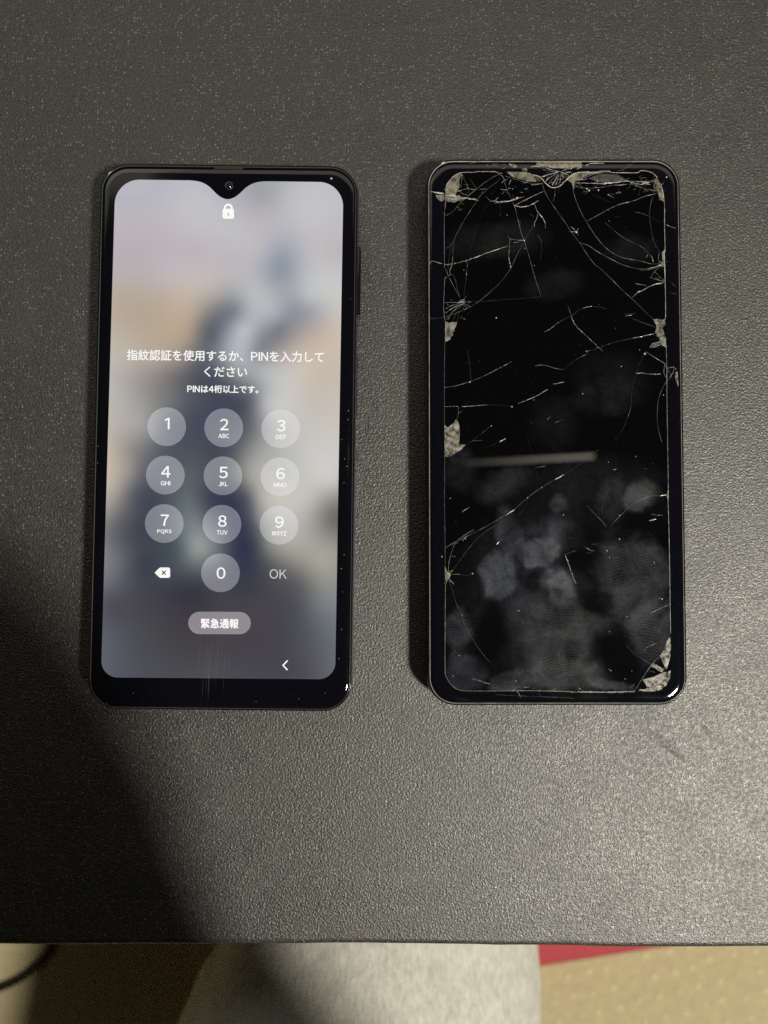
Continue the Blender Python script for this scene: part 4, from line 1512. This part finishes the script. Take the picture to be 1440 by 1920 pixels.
def tube(name, path, mat, parent=None, n=24, wrinkle=0.0, squash=1.0):
    """path: [(x, y, z, r)...] swept with round caps"""
    pts = smooth_pts(path, 6)
    v, f = [], []
    prev = None
    m = len(pts)
    for i, (x, y, z, r) in enumerate(pts):
        a, b = Vector(pts[max(i - 1, 0)][:3]), Vector(pts[min(i + 1, m - 1)][:3])
        t = (b - a).normalized()
        s = t.cross(Vector((0, 0, 1)))
        if s.length < 1e-3:
            s = Vector((1, 0, 0))
        s.normalize()
        u = s.cross(t).normalized()
        for k in range(n):
            an = 2 * math.pi * k / n
            d = s * math.cos(an) + u * math.sin(an) * squash
            p = Vector((x, y, z)) + d * r
            if wrinkle:
                p += d * wrinkle * noise.noise(Vector((p.x * 22, p.y * 9, p.z * 22)))
                p += d * wrinkle * .5 * noise.noise(Vector((p.x * 60, p.y * 30, p.z * 60)))
            v.append(p)
    for i in range(m - 1):
        for k in range(n):
            j = (k + 1) % n
            f.append((i * n + k, (i + 1) * n + k, (i + 1) * n + j, i * n + j))
    f.append(tuple(range(n)))
    f.append(tuple(reversed(range((m - 1) * n, m * n))))
    return mk_obj(name, v, f, mat, parent, smooth=True)


person = empty("person", (0, -0.25, ZF))
tag(person, "person in pale grey trousers sitting below the mat's front edge", "person")
pinv = Matrix.Translation((0, -0.25, ZF)).inverted()


def ptube(name, path, *a, **k):
    path = [(x, y + 0.25, z - ZF, r) for x, y, z, r in path]
    return tube(name, path, *a, **k)


ptube("trouser_leg", [(0.028, -0.02, -0.19, 0.058), (0.012, -0.12, -0.175, 0.068), (-0.003, -0.221, -0.165, 0.082), (-0.012, -0.262, -0.165, 0.092),
                      (-0.03, -0.36, -0.18, 0.105), (-0.05, -0.48, -0.20, 0.115)], M_TROUSER, person, 40, 0.006)
ptube("sleeve", [(-0.090, -0.052, 0.222, 0.028), (-0.034, -0.086, 0.204, 0.034), (-0.001, -0.118, 0.186, 0.039), (0.000, -0.141, 0.166, 0.043), (-0.003, -0.184, 0.140, 0.047),
                 (0.024, -0.242, 0.127, 0.050), (0.068, -0.285, 0.120, 0.050), (0.109, -0.316, 0.115, 0.052), (0.200, -0.380, 0.100, 0.058)], M_SLEEVE, person, 28, 0.004)

# red cloth edge beside the leg
zc = -0.335
q0, q1 = P(985, 1799, zc - .025), P(1235, 1759.5, zc - .025)
dirv = (q1 - q0).normalized()
perp = Vector((-dirv.y, dirv.x, 0))
W_, D_ = (q1 - q0).length + 0.25, 0.30
ctr = q0 + dirv * (W_ / 2 - 0.12) + perp * D_ / 2
v, f = loops(W_, D_, 0.02, [(-.01, 0.0), (-.002, .008), (0.0, .02), (-.002, .035), (-.012, .044), (-.05, .05)], True, True, 6)
red = mk_obj("red_cushion", v, f, M_RED, smooth=True)
red.location = (ctr.x, ctr.y, zc - 0.045)
red.rotation_euler = (0, 0, math.atan2(dirv.y, dirv.x))
tag(red, "red fabric edge showing between the grey trousers and the mat's front edge", "cushion")

# black cable on the floor
cz = ZF + 0.003
cab = [P(x, y, cz) for x, y in ((-160, 1905), (-60, 1872), (0, 1853), (40, 1834), (70, 1810), (90, 1787), (103, 1760), (120, 1700))]
cable = tube("cable", [(p.x, p.y, cz, 0.0027) for p in cab], M_CABLE, None, 10)
tag(cable, "thin black cable curving over the beige floor below the mat", "cable")
